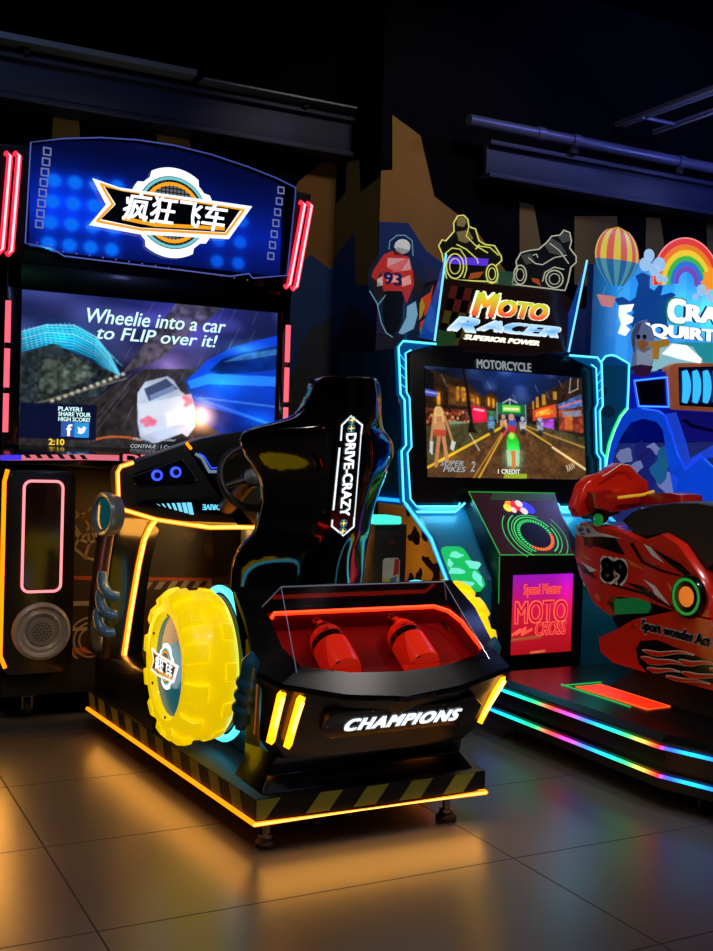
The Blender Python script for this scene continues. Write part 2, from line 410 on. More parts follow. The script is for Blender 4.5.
MB().tube([(4.53, 2.0, 3.2), (4.50, 5.30, 3.2)], 0.012, 8).build('rail', RAIL, t)
MB().tube([(4.70, 2.0, 3.2), (4.75, 5.33, 3.2)], 0.018, 8).build('rail', RAIL, t)
for y in (5.07, 4.2, 3.3): MB().tube([(4.45, y, 3.2), (4.73, y, 3.2)], 0.013, 8).build('rung', PIPE, t)
for x in (4.44, 4.73): MB().tube([(x, 3.0, 3.2), (x, 3.0, 3.9)], 0.005, 6).build('hanger_rod', BLKMATTE, t)
t = thing('cable_tray', 'thin pale cable tray along the top of the steel beam behind the racing cabinet', 'cable tray', (0.8, 5.5, 3.09))
MB().box(-2.5, 1.86, 5.50, 5.60, 3.085, 3.097).box(-2.5, 1.86, 5.495, 5.50, 3.085, 3.115).build('tray', mat('tray_grey', (96, 104, 116), 0.5, 0.3), t)
MB().box(1.90, 2.80, 5.50, 5.60, 3.075, 3.085).build('tray', mat('tray_grey'), t)
for x in (-1.5, 1.0, 2.5): MB().box(x, x + .03, 5.55, 5.60, 3.05, 3.085).build('tray_bracket', BLKMATTE, t)
# ================================================================== EMBLEM shared by the marquee and the tyre hubs
_ec = oY(370 / 2.16, 100 + 245 / 2.16, 4.6)
def emb(pts): return [((oY(x / 2.16, 100 + y / 2.16, 4.6).x - _ec.x), (oY(x / 2.16, 100 + y / 2.16, 4.6).z - _ec.z)) for x, y in pts]
EMAT = [led('emblem_white', (245, 250, 255), 1.25), led('emblem_orange', (255, 160, 30), 1.1), mat('emblem_black', (18, 18, 20), 0.4), mat('emblem_mesh', (130, 134, 138), 0.4, emit=(130, 136, 142), es=0.5), led('emblem_cyan', (120, 215, 225), 0.9)]
def emblem(name, o, ex, ey, k, parent, t=0.006, label=None):
    b = MB().frame(o, Vector(ex) * k, Vector(ey) * k)
    h = t / 1.0; Z = lambda i: i * h
    R = 0.192
    n = 20; gear = []
    for i in range(n):
        a = 360 * i / n; r = R * (1.0 if (i % 5) not in (2,) else 0.9)
        gear += [(r * math.cos(math.radians(a + d)), r * math.sin(math.radians(a + d))) for d in (0, 6, 12)]
    b.flat(gear, 0, h, 0)
    b.ring((0, 0), 0.135, 0.155, Z(1.1), 0, 360, 48, 2)
    b.disc((0, 0), 0.135, None, Z(1.15), 40, 2); b.ring((0, 0), 0.140, 0.152, Z(1.3), 20, 175, 40, 4); b.ring((0, 0), 0.140, 0.152, Z(1.3), 200, 340, 40, 4)
    b.ring((0, 0), 0.114, 0.130, Z(1.4), 0, 360, 40, 1); b.disc((0, 0), 0.114, None, Z(1.4), 36, 3)
    for i in range(-6, 7):
        w = math.sqrt(max(0.114 ** 2 - (i * 0.017) ** 2, 0))
        b.line2([(i * 0.017, -w), (i * 0.017, w)], 0.0045, Z(1.6), 2); b.line2([(-w, i * 0.017), (w, i * 0.017)], 0.0045, Z(1.6), 2)
    ban = emb([(197, 172), (255, 192), (540, 232), (490, 302), (300, 292), (190, 272), (226, 228)])
    b.flat(ban, Z(1.8), h, 0)
    inn = emb([(214, 184), (258, 200), (522, 240), (484, 292), (300, 282), (206, 264), (240, 228)])
    b.line2(inn, 0.011, Z(2.85), 1, True)
    inn2 = emb([(222, 190), (262, 200), (514, 240), (481, 288), (300, 278), (214, 260), (246, 228)])
    b.flat(inn2, Z(2.95), 0, 2)
    b.text('疯狂飞车', (0.012, 0.002), 0.47, 0.122, Z(3.3), 0, 0.25, 0.02, 0.0)
    b.line2(emb([(262, 258), (330, 272), (478, 280)]), 0.016, Z(3.2), 1)
    return b.build(name, EMAT, parent, closed=False, smooth=0, label=label)

# ================================================================== LEFT RACING CABINET
cab = thing('racing_game_cabinet', 'tall racing arcade cabinet with pink light tubes and screen showing a white car', 'arcade machine', (1.435, 4.95, 0))
CASE = mat('case_dark_blue', (13, 15, 26), 0.3, coat=0.2)
BROWN = mat('panel_dark_brown', (62, 44, 28), 0.35, vary=0.2, scale=12)
b = MB().box(0.82, 2.05, 4.80, 5.45, 1.05, 1.90).box(0.84, 2.04, 4.72, 5.30, 1.90, 2.30).box(0.84, 2.04, 4.93, 5.45, 0.20, 1.05)
b.build('cabinet_body', CASE, cab, bevel=0.012)
MB().box(0.80, 2.08, 4.62, 5.40, 0.11, 0.20).build('plinth', BLKMATTE, cab, bevel=0.01)
for x in (0.93, 1.95):
    for y in (4.76, 5.30):
        c = MB().box(x - 0.028, x + 0.028, y - 0.03, y + 0.03, 0.085, 0.11).box(x - 0.022, x - 0.016, y - 0.02, y + 0.02, 0.03, 0.09).box(x + 0.016, x + 0.022, y - 0.02, y + 0.02, 0.03, 0.09).build('caster', GREYM, cab)
        MB().lathe([(0.005, -0.014), (0.034, -0.014), (0.036, 0), (0.034, 0.014), (0.005, 0.014)], (x, y, 0.036), (1, 0, 0), 20).build('wheel', RUB, c)
# screen surround
fr = MB()
fr.box(0.80, 0.862, 4.70, 4.82, 1.10, 1.90).box(2.014, 2.075, 4.70, 4.82, 1.10, 1.90).box(0.80, 2.075, 4.70, 4.82, 1.794, 1.90).box(0.80, 2.075, 4.70, 4.82, 1.10, 1.149)
fr.build('monitor_bezel', BLK, cab, bevel=0.006)
W, H = 260, 146
def S(x, y):
    u = (x - 45) / 552; yt = 408 + 57 * u; yb = 745 + 10 * u
    return (u * W, (y - yt) / (yb - yt) * H)
c = Canvas(W, H, (14, 18, 38))
c.addl(np.clip(1 - c.Y / (H * 0.5), 0, 1), (10, 14, 45))
c.addl(np.clip((c.noise(30, 18) - 0.35), 0, 1) * (c.Y < H * 0.55), (60, 60, 95))
c.glow(0.62 * W, 0.12 * H, 0.35 * W, 0.3 * H, (60, 40, 130)); c.glow(0.55 * W, 0.42 * H, 0.25 * W, 0.25 * H, (120, 90, 140))
c.poly([S(380, 420), S(470, 450), S(330, 560), S(250, 590)], (72, 66, 62), 0.7, 0.6, 4)
c.poly([S(48, 498), S(95, 484), S(160, 486), S(205, 520), S(245, 592), S(236, 604), S(190, 560), (S(120, 530)), S(48, 548)], (10, 70, 100), 0.95, 0.5, 5)
for i in range(9):                                        # bright ribs of the lit tunnel at left
    t_ = i / 8
    pts_ = [(48, 500 + 42 * t_), (95, 486 + 42 * t_), (150, 487 + 50 * t_), (195, 512 + 46 * t_), (225, 552 + 34 * t_), (246, 592 + 8 * t_)]
    for a_, e_ in zip(pts_, pts_[1:]): c.line(*S(*a_), *S(*e_), 1.5 - .6 * t_, (60 + 90 * (i % 3 == 0), 190 + 30 * (i % 2), 235), 0.85 - .25 * t_)
for i in range(22):
    t_ = i / 21; x_ = 52 + 185 * t_; y_ = 494 - 14 * math.sin(min(t_ * 2.4, PI)) + 90 * max(0, t_ - .45) ** 1.4 * 2
    c.line(*S(x_, y_), *S(x_ + 8 + 6 * t_, y_ + 44 - 34 * t_), 1.0, (90, 215, 240), 0.55)
c.glow(*S(130, 515), 60, 26, (0, 90, 130))
c.poly([S(46, 545), S(110, 525), S(180, 560), S(250, 596), S(200, 640), S(42, 690)], (34, 42, 44), 0.92, 0.9, 3)
c.poly([S(90, 560), S(150, 550), S(200, 590), S(150, 620), S(80, 640)], (70, 78, 66), 0.6, 0.9, 3)
c.poly([S(42, 690), S(210, 635), S(300, 580), S(420, 580), S(560, 720), S(590, 760), S(42, 745)], (44, 40, 40), 0.95, 0.5, 5)
for k in range(40):                                       # motion streaks on the road
    x_ = rng.uniform(60, 430); p_ = S(x_, 742); q_ = S(330 + (x_ - 330) * 0.25, 590)
    t0, t1 = sorted(rng.uniform(0, 1, 2)); P_ = lambda t: (p_[0] + (q_[0] - p_[0]) * t, p_[1] + (q_[1] - p_[1]) * t)
    c.line(*P_(t0), *P_(t1), 1.0, (84, 78, 78) if k % 3 else (96, 80, 110), 0.5)
for k in range(12):
    c.disc(*S(110 + 13 * k, 648 - 5.2 * k), 2.0, 1.6, (235, 225, 190), 0.8, 2)
c.line(*S(60, 660), *S(260, 600), 2, (150, 135, 120), 0.5)
for k in range(40):                                       # rain and sparks
    x_ = rng.uniform(250, 560); y_ = rng.uniform(430, 640); c.line(*S(x_, y_), *S(x_ - 12, y_ + 24), 0.8, (120, 110, 170), 0.35)
c.poly([S(388, 604), S(412, 585), S(436, 562), S(490, 536), S(540, 524), S(600, 512), S(600, 745), S(540, 745), S(440, 700), S(404, 650)], (12, 58, 186), 0.95, 0.30, 14)
c.poly([S(404, 650), S(470, 668), S(600, 700), S(600, 745), S(540, 745), S(440, 700)], (8, 24, 96), 0.8, .3, 8)
c.poly([S(440, 584), S(470, 560), S(520, 545), S(600, 534), S(600, 582), S(520, 590), S(470, 592)], (8, 34, 104), 0.92, .4, 8)
c.poly([S(470, 566), S(520, 550), S(600, 540), S(600, 552), S(520, 562)], (60, 120, 160), 0.55, .5, 5)
c.poly([S(392, 606), S(440, 590), S(600, 598), S(600, 618), S(440, 612), S(400, 622)], (40, 130, 255), 0.8)
c.glow(*S(520, 540), 50, 16, (40, 90, 120)); c.glow(*S(470, 610), 60, 26, (10, 60, 110))
c.line(*S(410, 640), *S(600, 700), 3, (60, 130, 230), 0.5); c.line(*S(420, 640), *S(600, 660), 2, (90, 160, 250), 0.5); c.glow(*S(560, 690), 40, 20, (10, 60, 130))
c.poly([S(285, 630), S(300, 607), S(348, 595), S(362, 604), S(377, 626), S(403, 644), S(413, 668), S(412, 702), S(396, 724), S(384, 716), S(330, 736), S(302, 741), S(292, 722), S(286, 690)], (176, 188, 212), 0.96, 0.16, 8)
c.poly([S(284, 655), S(312, 650), S(402, 632), S(410, 660), S(290, 690)], (206, 214, 230), 0.7)
c.poly([S(298, 622), S(346, 600), S(372, 622), S(310, 648)], (44, 58, 92), 0.9)
c.poly([S(310, 636), S(362, 614), S(368, 624), S(314, 648)], (130, 150, 190), 0.7)
c.poly([S(290, 660), S(400, 640), S(410, 690), S(300, 720)], (205, 212, 226), 0.6)
[c.disc(*S(x_, y_), r_, r_ * .8, (226, 84, 120), 0.75, 2) for x_, y_, r_ in ((298, 690, 3), (310, 686, 4), (318, 694, 4), (306, 698, 3), (322, 690, 2.5), (388, 640, 3), (396, 646, 4), (392, 656, 3), (402, 652, 3))]
c.poly([S(345, 672), S(376, 664), S(382, 694), S(350, 704)], (225, 228, 232), 0.8)
c.poly([S(296, 726), S(330, 742), S(398, 722), S(400, 736), S(330, 752), S(298, 740)], (22, 22, 30), 0.8)
c.glow(*S(425, 680), 20, 20, (255, 200, 150), 1.2); c.glow(*S(425, 680), 42, 34, (170, 90, 40), 1.6); c.disc(*S(425, 680), 5, 8, (255, 250, 240), 0.9, 4)
for k in range(14): c.line(*S(195 + 7 * k, 724 + 0.5 * (k - 7) ** 2 * 0.3), *S(203 + 7 * k, 724 + 0.5 * (k - 6) ** 2 * 0.3), 2, (190, 92, 40), 0.8)
c.poly([S(48, 652), S(200, 657), S(200, 732), S(44, 729)], (10, 14, 44), 0.96)
c.a *= 1.1
lcd = c.grid('screen', (0.862, 4.706, 1.149), (1.152, 0, 0), (0, 0, 0.646), lit_print('display_glow', 1.0), cab)
def cap(body, x0, x1, y0, y1, m, name, sh=0.2, bold=0.01, rot=0.0):
    a = oY(x0 / 2.16, 100 + y0 / 2.16, 4.703); d = oY(x1 / 2.16, 100 + y1 / 2.16, 4.703)
    b = MB().frame((0, 4.7035, 0), XR, ZU).text(body, ((a.x + d.x) / 2, (a.z + d.z) / 2), abs(d.x - a.x), abs(d.z - a.z), 0, 0, sh, bold, rot)
    return b.build(name, m, lcd, closed=False, smooth=0)
CAPW = led('caption', (205, 240, 240), 1.0)
def capw(body, xl, yl, xr, yr, h, m, name, sh=0.25, bold=0.012):  # caption between two measured base points
    a = oY(xl / 2.16, 100 + yl / 2.16, 4.703); d = oY(xr / 2.16, 100 + yr / 2.16, 4.703)
    b = MB().frame((0, 4.7035, 0), XR, ZU).text(body, ((a.x + d.x) / 2, (a.z + d.z) / 2), d.x - a.x, h, 0, 0, sh, bold, 0)
    return b.build(name, m, lcd, closed=False, smooth=0)
capw('Wheelie into a car', 188, 463, 488, 491, 0.062, CAPW, 'caption_lettering')
capw('to FLIP over it!', 210, 501, 470, 522, 0.056, CAPW, 'caption_lettering')
capw('PLAYER1', 126, 666, 177, 669, 0.018, CAPW, 'caption_lettering', 0, 0.03)
capw('SHARE YOUR', 126, 677, 196, 681, 0.018, CAPW, 'caption_lettering', 0, 0.03)
capw('HIGH SCORE!', 126, 688, 194, 692, 0.018, CAPW, 'caption_lettering', 0, 0.03)
capw('2:10', 105, 738, 139, 739, 0.026, led('yellow_digits', (255, 215, 40), 1.0), 'caption_lettering', 0, 0.02)
capw('Modify Car 2 Color', 288, 731, 380, 737, 0.016, led('caption_grey', (190, 195, 205), 0.8), 'caption_lettering', 0.2, 0.01)
capw('CONTINUE : 1 Credit', 282, 746, 382, 751, 0.016, led('caption_grey', (190, 195, 205), 0.8), 'caption_lettering', 0.2, 0.01)
q = oY(148 / 2.16, 100 + 711 / 2.16, 4.7); p2 = oY(177 / 2.16, 100 + 713 / 2.16, 4.7)
b = MB().frame((0, 4.7035, 0), XR, ZU)
for k, (p, mm) in enumerate(((q, 0), (p2, 1))): b.flat([(p.x - 0.031, p.z - 0.032), (p.x + 0.031, p.z - 0.032), (p.x + 0.031, p.z + 0.032), (p.x - 0.031, p.z + 0.032)], 0, 0, mm)
b.text('f', (q.x + 0.004, q.z - 0.004), 0.026, 0.05, 0.0008, 2, 0, 0.03)
b.flat([(p2.x - 0.020, p2.z - 0.012), (p2.x - 0.004, p2.z - 0.018), (p2.x + 0.012, p2.z - 0.010), (p2.x + 0.017, p2.z + 0.006), (p2.x + 0.022, p2.z + 0.012), (p2.x + 0.015, p2.z + 0.012),
        (p2.x + 0.010, p2.z + 0.017), (p2.x + 0.003, p2.z + 0.014), (p2.x, p2.z + 0.006), (p2.x - 0.018, p2.z + 0.014), (p2.x - 0.016, p2.z + 0.002), (p2.x - 0.014, p2.z - 0.006)], 0.0008, 0, 2)
b.build('share_icons', [led('icon_blue', (50, 90, 170), 1.0), led('icon_sky', (40, 150, 225), 1.0), led('icon_white', (240, 245, 250), 1.0)], lcd, closed=False, smooth=0)
# marquee: backlit picture, clear arched sheet in front of it, emblem, squares
MQ = xz([(68, 90), (140, 82), (220, 80), (300, 85), (380, 97), (460, 117), (540, 144), (600, 168), (640, 188), (640, 205), (622, 378), (548, 384), (540, 374), (500, 380), (390, 366), (140, 336), (112, 318), (56, 308)], 4.6, 2.16, 0, 100)
W, H = 240, 120
x0m, x1m, z0m, z1m = 0.875, 2.0, 1.955, 2.47
def MQP(x, z): return ((x - x0m) / (x1m - x0m) * W, (z1m - z) / (z1m - z0m) * H)
c = Canvas(W, H, (14, 22, 52))
c.addl(np.clip(1 - np.abs(c.Y - H * 0.68) / (H * 0.55), 0, 1) ** 1.3, (6, 34, 104))
c.glow(W * 0.12, H * 0.55, W * 0.35, H * 0.55, (0, 26, 70)); c.glow(W * 0.5, H * 0.55, W * 0.35, H * 0.6, (0, 30, 60))
DOTS = []
for r_ in range(4):
    for k_ in range(10):
        p = oY((120 + 45.5 * k_ - 4 * r_) / 2.16, 100 + (172 + 4.5 * k_ + 45 * r_ + (0 if k_ < 5 else 3)) / 2.16, 4.64)
        DOTS.append((p.x, p.z))
mqlit = [d for d in DOTS if (0.92 < d[0] < 1.24 or (1.62 < d[0] < 1.96 and d[1] < 2.19)) and d[1] > 1.99]
for d in mqlit:
    k = 1.0 if d[0] < 1.3 else 0.55
    c.glow(*MQP(*d), 16, 16, (0, 70 * k, 130 * k), 1.5); c.disc(*MQP(*d), 6.2, 6.2, (24, 130 + 40 * k, 245), 0.6 + 0.4 * k, 4)
mb_clip = [MQP(x, z) for x, z in MQ]
c.grid('marquee_picture', (x0m, 4.66, z0m), (x1m - x0m, 0, 0), (0, 0, z1m - z0m), lit_print('marquee_glow', 1.9), cab, clip=mb_clip)
MB().prism([(x, z) for x, z in MQ], 4.665, 4.73, 'y').build('marquee_housing', CASE, cab)
b = MB().prism(MQ, 4.606, 4.614, 'y')
sh = b.build('marquee_glass', clear('sheet_blue', (170, 180, 225), 0.03, 0.05, 0.3), cab)
b = MB().tube([(x, 4.61, z) for x, z in MQ], 0.003, 5, True)
b.build('edge_glow', led('edge_blue', (95, 110, 190), 0.9), sh)
def squares(xa, ya, xb, yb, n):
    b = MB().frame((0, 4.604, 0), XR, ZU)
    for k in range(n):
        p = oY((xa + (xb - xa) * k / (n - 1)) / 2.16, 100 + (ya + (yb - ya) * k / (n - 1)) / 2.16, 4.604)
        h_ = 0.014; b.line2([(p.x - h_, p.z - h_), (p.x + h_, p.z - h_), (p.x + h_, p.z + h_), (p.x - h_, p.z + h_)], 0.006, 0, 0, True)
    b.build('square_pattern', led('faint_white', (120, 130, 175), 0.8), sh, closed=False, smooth=0)
squares(102, 111, 85, 268, 8); squares(607, 195, 585, 337, 7)
emblem('emblem', (_ec.x, 4.59, _ec.z), XR, ZU, 1.0, cab, label='white and orange lit emblem')
b = MB().frame((0, 4.604, 0), XR, ZU)
for k in range(34):
    p = oY((66 + 14.2 * k) / 2.16, 100 + (306 + 2.2 * k + (10 if 4 < k else 0)) / 2.16, 4.604)
    if k % 2: b.disc((p.x, p.z), 0.0035, None, 0, 8, 0)
b.build('dot_pattern', led('violet_dots', (150, 90, 190), 0.7), sh, closed=False, smooth=0)
# side wings with light tubes
def wing(outline, tubes):
    w_ = MB().prism(outline, 4.63, 4.80, 'y').build('side_wing', BLKM, cab, bevel=0.008)
    for a_, d_ in tubes:
        (xa, za), (xd, zd) = xz([a_, d_], 4.61)
        neon([(xa - 0.012, 4.628, za + 0.0), (xa, 4.61, za - 0.012), (xd, 4.61, zd + 0.012), (xd - 0.012, 4.628, zd)], 0.0125, 0, k=.42).build('light_tube', [led('tube_red', (255, 40, 66), 1.6), led('tube_hot', (255, 185, 192), 1.8)], w_)
wing([(2.0, 1.895), (2.078, 1.90), (2.135, 2.345), (2.05, 2.352), (2.0, 2.3)], [((304, 202), (289, 287)), ((311, 203), (296, 289))])
wing([(0.71, 1.90), (0.855, 1.915), (0.875, 2.37), (0.735, 2.36)], [((10, 153), (2, 252)), ((19, 153), (11, 254))])
for xa in (2.066, 0.806):
    for za, zb in ((1.57, 1.742), (1.385, 1.545), (1.20, 1.36)):
        MB().box(xa - 0.011, xa + 0.011, 4.692, 4.70, za, zb).build('light_strip', PINKSOFT, cab)
# control shelf with the pink stripe
b = MB().prism([(4.52, 1.069), (4.70, 1.084), (4.82, 1.084), (4.82, 1.149), (4.70, 1.149), (4.52, 1.109)], 0.755, 2.11, 'x')
dk = b.build('control_shelf', BLK, cab, bevel=0.008)
b = MB().frame((0, 4.518, 0), XR, ZU)
b.flat([(0.76, 1.107), (1.10, 1.119), (1.73, 1.119), (2.10, 1.107), (2.10, 1.086), (1.73, 1.096), (1.10, 1.096), (0.76, 1.086)], 0, 0.003, 0)
for k in range(6):
    x = 0.86 + 0.045 * k; b.flat([(x, 1.098), (x + 0.02, 1.098), (x + 0.005, 1.116), (x - 0.015, 1.116)], 0.0035, 0, 1)
    x = 1.86 + 0.045 * k; b.flat([(x, 1.098), (x + 0.02, 1.098), (x + 0.005, 1.116), (x - 0.015, 1.116)], 0.0035, 0, 1)
b.flat([(0.76, 1.086), (0.84, 1.090), (0.84, 1.110), (0.76, 1.107)], 0.0038, 0, 2)
b.build('pink_stripe', [led('stripe_pink', (240, 120, 140), 0.85), mat('stripe_dark', (46, 14, 22), 0.4), led('stripe_blue', (60, 50, 230), 1.2)], dk, closed=False, smooth=0)
MB().frame((0, 4.512, 0), XR, ZU).box(1.235, 1.53, 1.090, 1.127, 0, 0.003, 1).text('DRIVE', (1.385, 1.109), 0.27, 0.03, 0.004, 0, 0, 0.03).build('shelf_lettering', [led('stripe_pink', (240, 120, 140), 0.85), mat('stripe_dark')], dk, closed=False, smooth=0)
# lower front: two pods and the printed panel between them
def pod(xa, xb, outer):
    p_ = MB().prism(rrect(xa, xb, 0.215, 1.05, 0.05), 4.55, 4.95, 'y').build('speaker_pod', mat('pod_brown', (24, 19, 16), 0.3, coat=0.2), cab, bevel=0.01)
    xc = (xa + xb) / 2
    MB().prism(rrect(xc - 0.062, xc + 0.078, 0.565, 1.0, 0.03), 4.543, 4.549, 'y').build('window_panel', mat('panel_brown_gloss', (44, 28, 24), 0.12), p_)
    MB().tube([(x, 4.541, z) for x, z in rrect(xc - 0.07, xc + 0.085, 0.555, 1.005, 0.028)], 0.0055, 8, True).build('light_loop', led('loop_pink', (255, 135, 140), 1.7), p_)
    s_ = MB().lathe([(0.118, 0), (0.116, 0.02), (0.104, 0.028), (0.098, 0.016), (0.088, 0.012), (0.075, 0.018), (0.062, 0.008), (0.056, 0.0)], (xc + 0.012, 4.55, 0.392), (0, -1, 0), 40).build('speaker', mat('speaker_silver', (178, 172, 160), 0.35, 0.1), p_)
    b = MB().lathe([(0.06, 0.0), (0.058, 0.014), (0.03, 0.02), (0.001, 0.021)], (xc + 0.012, 4.55, 0.392), (0, -1, 0), 32)
    b.build('speaker_cone', mat('speaker_grey', (140, 134, 126), 0.5), s_)
    b = MB().frame((xc + 0.012, 4.527, 0.392), XR, ZU)
    for r_, n_ in ((0.0, 1), (0.012, 6), (0.024, 12), (0.036, 18)):
        for k in range(n_): b.disc((r_ * math.cos(2 * PI * k / n_), r_ * math.sin(2 * PI * k / n_)), 0.0032, None, 0.0016 - r_ * 0.1, 8)
    b.build('speaker_holes', BLKMATTE, s_, closed=False, smooth=0)
    xo = xa - 0.004 if outer < 0 else xb + 0.004
    MB().tube([(xo + 0.012 * -outer, 4.545, 1.05), (xo, 4.545, 1.0), (xo, 4.545, 0.30), (xo + 0.02 * -outer, 4.545, 0.25)], 0.0085, 8).build('edge_light', ORANGE, p_)
pod(0.785, 1.072, -1); pod(1.80, 2.087, 1)
OR_INK = mat('ink_orange', (196, 84, 30), 0.4); TAN_INK = mat('ink_tan', (190, 160, 112), 0.4); PALE = mat('ink_pale', (170, 160, 140), 0.4)
GOLDL = mat('ink_faded_heart', (100, 76, 46), 0.4)
b = MB().box(1.07, 1.81, 4.90, 4.93, 0.2, 1.045)
b.frame((0, 4.899, 0), XR, ZU)
b.flat([(1.075, 0.575), (1.8, 0.545), (1.8, 0.53), (1.075, 0.558)], 0, 0, 1); b.flat([(1.075, 0.46), (1.3, 0.455), (1.3, 0.435), (1.075, 0.44)], 0, 0, 3)
b.flat([(1.075, 0.34), (1.34, 0.34), (1.34, 0.325), (1.075, 0.325)], 0, 0, 2); b.flat([(1.075, 0.25), (1.3, 0.25), (1.3, 0.22), (1.075, 0.22)], 0, 0, 1)
for k in range(8):
    x = 1.34 + 0.06 * k; b.flat([(x, 0.50), (x + 0.03, 0.50), (x + 0.055, 0.535), (x + 0.025, 0.535)], 0.0004, 0, 3)
def P47(x, y): p = oY(x / 2.742, 430 + y / 2.742, 4.899); return (p.x, p.z)
for ln in ([(195, 215), (235, 245), (262, 300)], [(205, 240), (240, 225), (258, 205)], [(200, 270), (220, 300), (245, 310), (275, 295)], [(205, 325), (235, 350), (270, 358), (285, 320)],
           [(198, 330), (222, 290), (205, 262)], [(232, 352), (245, 310), (240, 270)], [(262, 358), (272, 318), (262, 285)], [(222, 298), (262, 262)]):
    b.line2([P47(*p) for p in ln], 0.012, 0.0003, 2)
for k in range(3): b.ring(P47(250, 575), 0.05 + 0.024 * k, 0.058 + 0.024 * k, 0.0003, 0, 360, 28, 3)
def heart(cx, cz, r, m):
    b.flat([(cx + r * 0.062 * 16 * math.sin(t) ** 3, cz + r * 0.062 * (13 * math.cos(t) - 5 * math.cos(2 * t) - 2 * math.cos(3 * t) - math.cos(4 * t))) for t in [2 * PI * k / 24 for k in range(24)]], 0.0003, 0, m)
for px, py, r in ((520, 290, 0.03), (585, 330, 0.05), (660, 310, 0.035), (560, 272, 0.02), (690, 360, 0.04)): heart(*P47(px, py), r, 4)
b.reset()
lp = b.build('printed_panel', [BROWN, OR_INK, TAN_INK, PALE, GOLDL], cab, closed=False, smooth=0, label='dark brown printed panel with tan web lines and orange stripes')
# ================================================================== RACING SEAT UNIT
def oP(x, y, p0, n):
    d = FW + RT * ((x - 356.5) / F_PX) - UP * ((y - 475.5) / F_PX); n = Vector(n)
    return CAM + d * ((Vector(p0) - CAM).dot(n) / d.dot(n))
XC = 1.60
seat = thing('racing_seat_unit', 'black racing ride with bucket seat, yellow tyres and red bottles in its tail', 'racing simulator', (XC, 3.6, 0))
HZ_Y = mat('hazard_olive', (150, 142, 50), 0.45, vary=0.2, scale=20); HZ_K = mat('hazard_black', (14, 15, 13), 0.45)
BASE = [(1.205, 2.865), (1.985, 2.865), (2.07, 4.38), (1.10, 4.38)]
b = MB().prism(BASE, 0.108, 0.168, 'z').prism([(1.225, 2.885), (1.965, 2.885), (2.05, 4.36), (1.12, 4.36)], 0.086, 0.108, 'z')
base = b.build('base_platform', BLKM, seat, bevel=0.004)
# hazard band as real parallelogram stickers round the base
b = MB()
def band(p, q, lean, n, z0=0.110, z1=0.167):
    p = Vector(p); q = Vector(q); d = (q - p); L_ = d.length; d.normalize(); nrm = Vector((d.y, -d.x))
    b.frame((p.x + nrm.x * 0.0015, p.y + nrm.y * 0.0015, 0), (d.x, d.y, 0), (0, 0, 1))
    b.flat([(0, z0), (L_, z0), (L_, z1), (0, z1)], 0, 0, 1)
    s_ = L_ / n
    for k in range(n):
        x = s_ * k + (0.0 if k else -lean); pts = [(x, z0), (x + s_ * 0.48, z0), (x + s_ * 0.48 + lean, z1), (x + lean, z1)]
        pts = [(min(max(a, 0), L_), c_) for a, c_ in pts]; b.flat(pts, 0.0008, 0, 0)
    b.reset()
band(BASE[0], BASE[1], 0.045, 5); band(BASE[3], BASE[0], -0.03, 10); band(BASE[1], BASE[2], 0.03, 10)
b.build('hazard_band', [HZ_Y, HZ_K], base, closed=False, smooth=0)
pth = [(BASE[3][0] - 0.004, BASE[3][1], 0.099), (BASE[0][0] - 0.004, BASE[0][1] - 0.004, 0.099), (BASE[1][0] + 0.004, BASE[1][1] - 0.004, 0.099), (BASE[2][0] + 0.004, BASE[2][1], 0.099)]
neon(pth, 0.0075, 0, off=(-0.5, -0.8, 0.1)).build('light_trim', [ORANGE, ORANGE_HOT], seat)
for x, y in ((1.273, 2.944), (1.891, 2.937), (1.96, 4.30), (1.72, 4.30)):
    f_ = MB().lathe([(0.012, 0.10), (0.012, 0.03), (0.022, 0.028), (0.022, 0.038), (0.012, 0.04)][::-1], (x, y, 0), (0, 0, 1), 16).build('leveling_foot', CHROME, seat)
    MB().lathe([(0.033, 0.0), (0.034, 0.012), (0.024, 0.024), (0.012, 0.03)], (x, y, 0), (0, 0, 1), 24).build('foot_pad', mat('foot_rubber', (40, 40, 42), 0.5), f_)
for x, y in ((1.187, 4.262), (1.30, 4.30)):
    c_ = MB().box(x - 0.026, x + 0.026, y - 0.03, y + 0.03, 0.074, 0.09).box(x - 0.024, x - 0.018, y - 0.018, y + 0.018, 0.03, 0.076).box(x + 0.018, x + 0.024, y - 0.018, y + 0.018, 0.03, 0.076).build('caster', GREYM, seat)
    MB().lathe([(0.006, -0.015), (0.034, -0.015), (0.037, 0), (0.034, 0.015), (0.006, 0.015)], (x, y, 0.037), (1, 0, 0), 22).build('wheel', RUB, c_)
MB().prism([(1.15, 3.68), (2.05, 3.68), (2.06, 4.36), (1.115, 4.36)], 0.168, 0.36, 'z').build('floor_pan', BLK, seat, bevel=0.008)
MB().loft([[(1.235, 2.90, 0.168), (1.965, 2.90, 0.168), (1.965, 3.12, 0.168), (1.235, 3.12, 0.168)], [(1.265, 2.935, 0.215), (1.935, 2.935, 0.215), (1.935, 3.12, 0.215), (1.265, 3.12, 0.215)],
           [(1.28, 2.90, 0.275), (1.92, 2.90, 0.275), (1.93, 3.12, 0.275), (1.27, 3.12, 0.275)]]).build('pedestal', BLK, seat, bevel=0.006)
